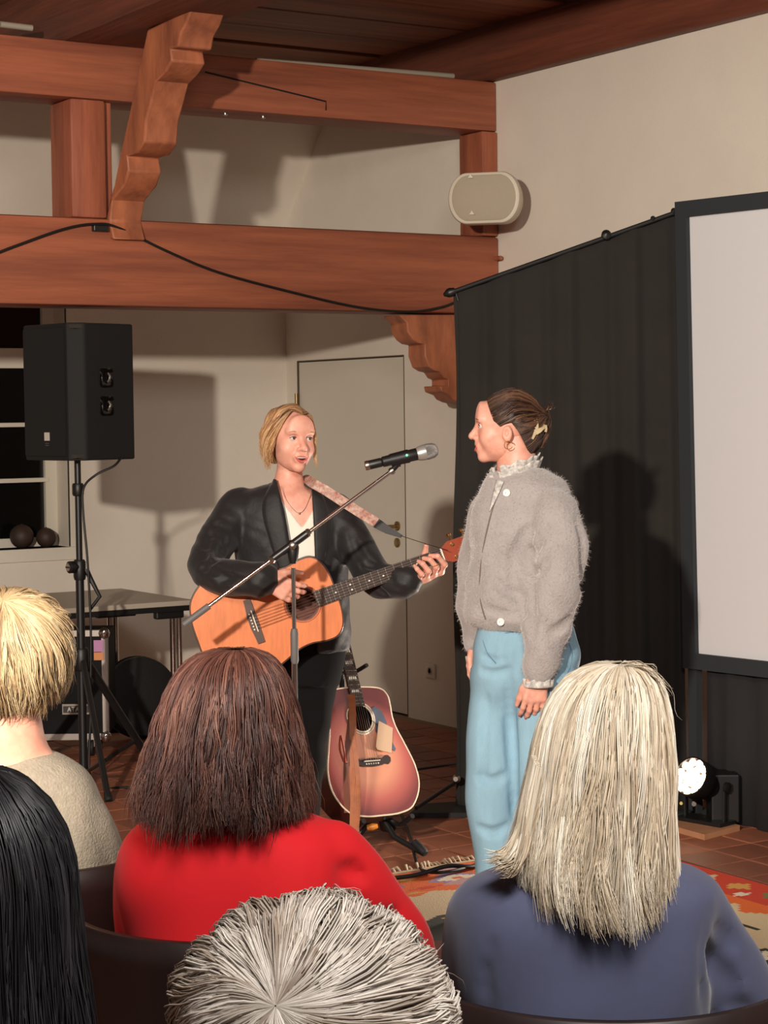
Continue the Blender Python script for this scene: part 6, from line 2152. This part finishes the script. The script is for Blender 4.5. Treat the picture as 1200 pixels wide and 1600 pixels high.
MB().tube(spline(NK, 6), .0018, 6).build('necklace_cord', M_CAB, pS, True)
SHO = ((180, 156, 118), (160, 134, 98), (196, 176, 140), (140, 114, 84), (168, 144, 108))
hcn = L(14, 1020, .0)
G_ = crown_guides(hcn, (.112, .125, .112), (.02, -.45, .9), (.25, 1, -.1), 66, 128, drop=.02)
hair('hair', pS, G_, hcn, n=4200, seg=12, width=.0011, colors=SHO, depth=.10, wob=.007, clumps=150, seed=51, lmin=.82, fray=.007, base=.03, rootdark=.85, clump_jit=.8)
chair(fr, .01, .01, 'dark wooden stacking chair under the person in the grey sweater', M_WOODCH)

# ------------------------------------------------------------------ grey-haired person at the bottom edge
fr = Frame(490, 1.78)
L = fr.L
M_DKT = mat('dark_grey_top', (54, 52, 56), .9)
armsG = [([L(190, 1790, .0), L(170, 1900, .04), L(180, 2020, .10), L(260, 2100, .22), L(350, 2110, .32)], [.052, .052, .048, .042, .036]),
         ([L(790, 1790, .0), L(810, 1900, .04), L(800, 2020, .10), L(720, 2100, .22), L(630, 2110, .32)], [.052, .052, .048, .042, .036])]
pg_, HB, sec, gar = sitter(fr, 'person with tousled silver-grey hair at the bottom edge of the picture', 'grey', L(490, 1606, .03),
                     [(1838, 420, 560, .055), (1852, 340, 640, .075), (1880, 250, 730, .10), (1920, 205, 780, .115), (2000, 195, 785, .12), (2200, 220, 760, .125)],
                     [([p + np.array([0, 0, -.08]) for p in c], r) for c, r in armsG], M_DKT, M_DARKT, fwd=(-.05, 1, 0), cloth_name='top')
GRE = ((176, 167, 157), (148, 137, 126), (198, 191, 182), (118, 103, 90), (164, 154, 143), (184, 175, 165), (132, 117, 103))
hcn = L(489, 1606, .0)
G_ = crown_guides(hcn, (.121, .125, .112), (-.22, -.84, .46), (-.05, 1, -.1), 60, 146, drop=.03, swirl=.35)
hair('hair', pg_, G_, hcn, n=7000, seg=13, width=.00095, colors=GRE, depth=.07, wob=.010, clumps=90, seed=61, lmin=.84, fray=.003, base=.03, rootdark=.8, curl=.002, clump_jit=.9)
fl_ = np.array([[L(440, 1440, 0), L(470, 1412, 0), L(500, 1398, .0), L(540, 1404, .0)], [L(480, 1430, 0), L(510, 1404, .0), L(540, 1396, .0), L(575, 1424, .0)], [L(600, 1470, 0), L(650, 1500, -.0), L(690, 1540, .0), L(720, 1560, .0)]])
hair('flyaway_hair', pg_, fl_, hcn, n=60, seg=12, width=.0005, colors=GRE, closed=False, depth=.03, wob=.008, clumps=40, seed=63, lmin=.5, fray=.012, base=None, rootdark=.9)
chair(fr, .0, .02, 'dark wooden stacking chair under the silver-haired person', M_WOODCH)

# ------------------------------------------------------------------ black-haired person at the left edge
fr = Frame(-30, 2.35)
L = fr.L
armsK = [([L(-330, 1740, .0), L(-350, 1850, .04), L(-330, 1960, .10), L(-250, 2040, .22), L(-170, 2050, .32)], [.052, .052, .048, .042, .036]),
         ([L(250, 1740, .0), L(268, 1850, .04), L(250, 1960, .10), L(180, 2040, .22), L(100, 2050, .32)], [.052, .052, .048, .042, .036])]
pk_, HB, sec, gar = sitter(fr, 'person with long glossy black hair at the left edge of the picture', 'black', L(-30, 1378, .03),
                     [(1640, -100, 40, .055), (1652, -180, 120, .075), (1680, -270, 205, .10), (1720, -310, 245, .115), (1800, -315, 250, .12), (2000, -300, 235, .125)],
                     [([p + np.array([0, 0, -.02]) for p in c], r) for c, r in armsK], mat('black_top', (22, 20, 24), .9), M_DARKT, fwd=(.2, 1, 0), cloth_name='top')
hs = hair_rows(fr, [(1206, -44, -12, .012, .01), (1213, -95, 12, .05, .01), (1238, -140, 52, .085, .01), (1288, -166, 92, .105, .005), (1345, -176, 114, .112, .0), (1400, -180, 122, .115, -.005), (1480, -184, 128, .12, -.01), (1570, -188, 140, .125, -.02), (1680, -190, 150, .13, -.03), (1800, -180, 150, .13, -.03)])
BLK = ((20, 19, 21), (30, 28, 31), (44, 42, 46), (12, 12, 14), (26, 25, 30))
hair('hair', pk_, loft_guides(hs, 56, 18, cut=lambda an: .36 if abs(((math.degrees(an) - 80 + 180) % 360) - 180) < 46 else 1.0), HB.c + np.array([0, 0, .02]), n=5000, seg=14, width=.0010, colors=BLK, depth=.09, wob=.006, clumps=170, seed=71, lmin=.86, fray=.006, base=.04, rootdark=.9, clump_jit=.7)
chair(fr, .0, .02, 'dark wooden stacking chair under the black-haired person', M_WOODCH)
# low reddish-brown seat glimpsed between the red jacket and the navy blazer
frc = Frame(690, 4.2)
stl = frame_thing('wooden_stool', frc, 'low reddish-brown wooden seat glimpsed between the red jacket and the navy blazer', 'stool')
MB().box((-.125, -.17, .425), (.26, .19, .452), .008).build('seat', M_REDCH, stl, True)
for x in (-.09, .22):
    for y in (-.13, .15):
        MB().tube([(x, y, .0), (x, y, .427)], .016, 10).build('leg', M_REDCH, stl, True)
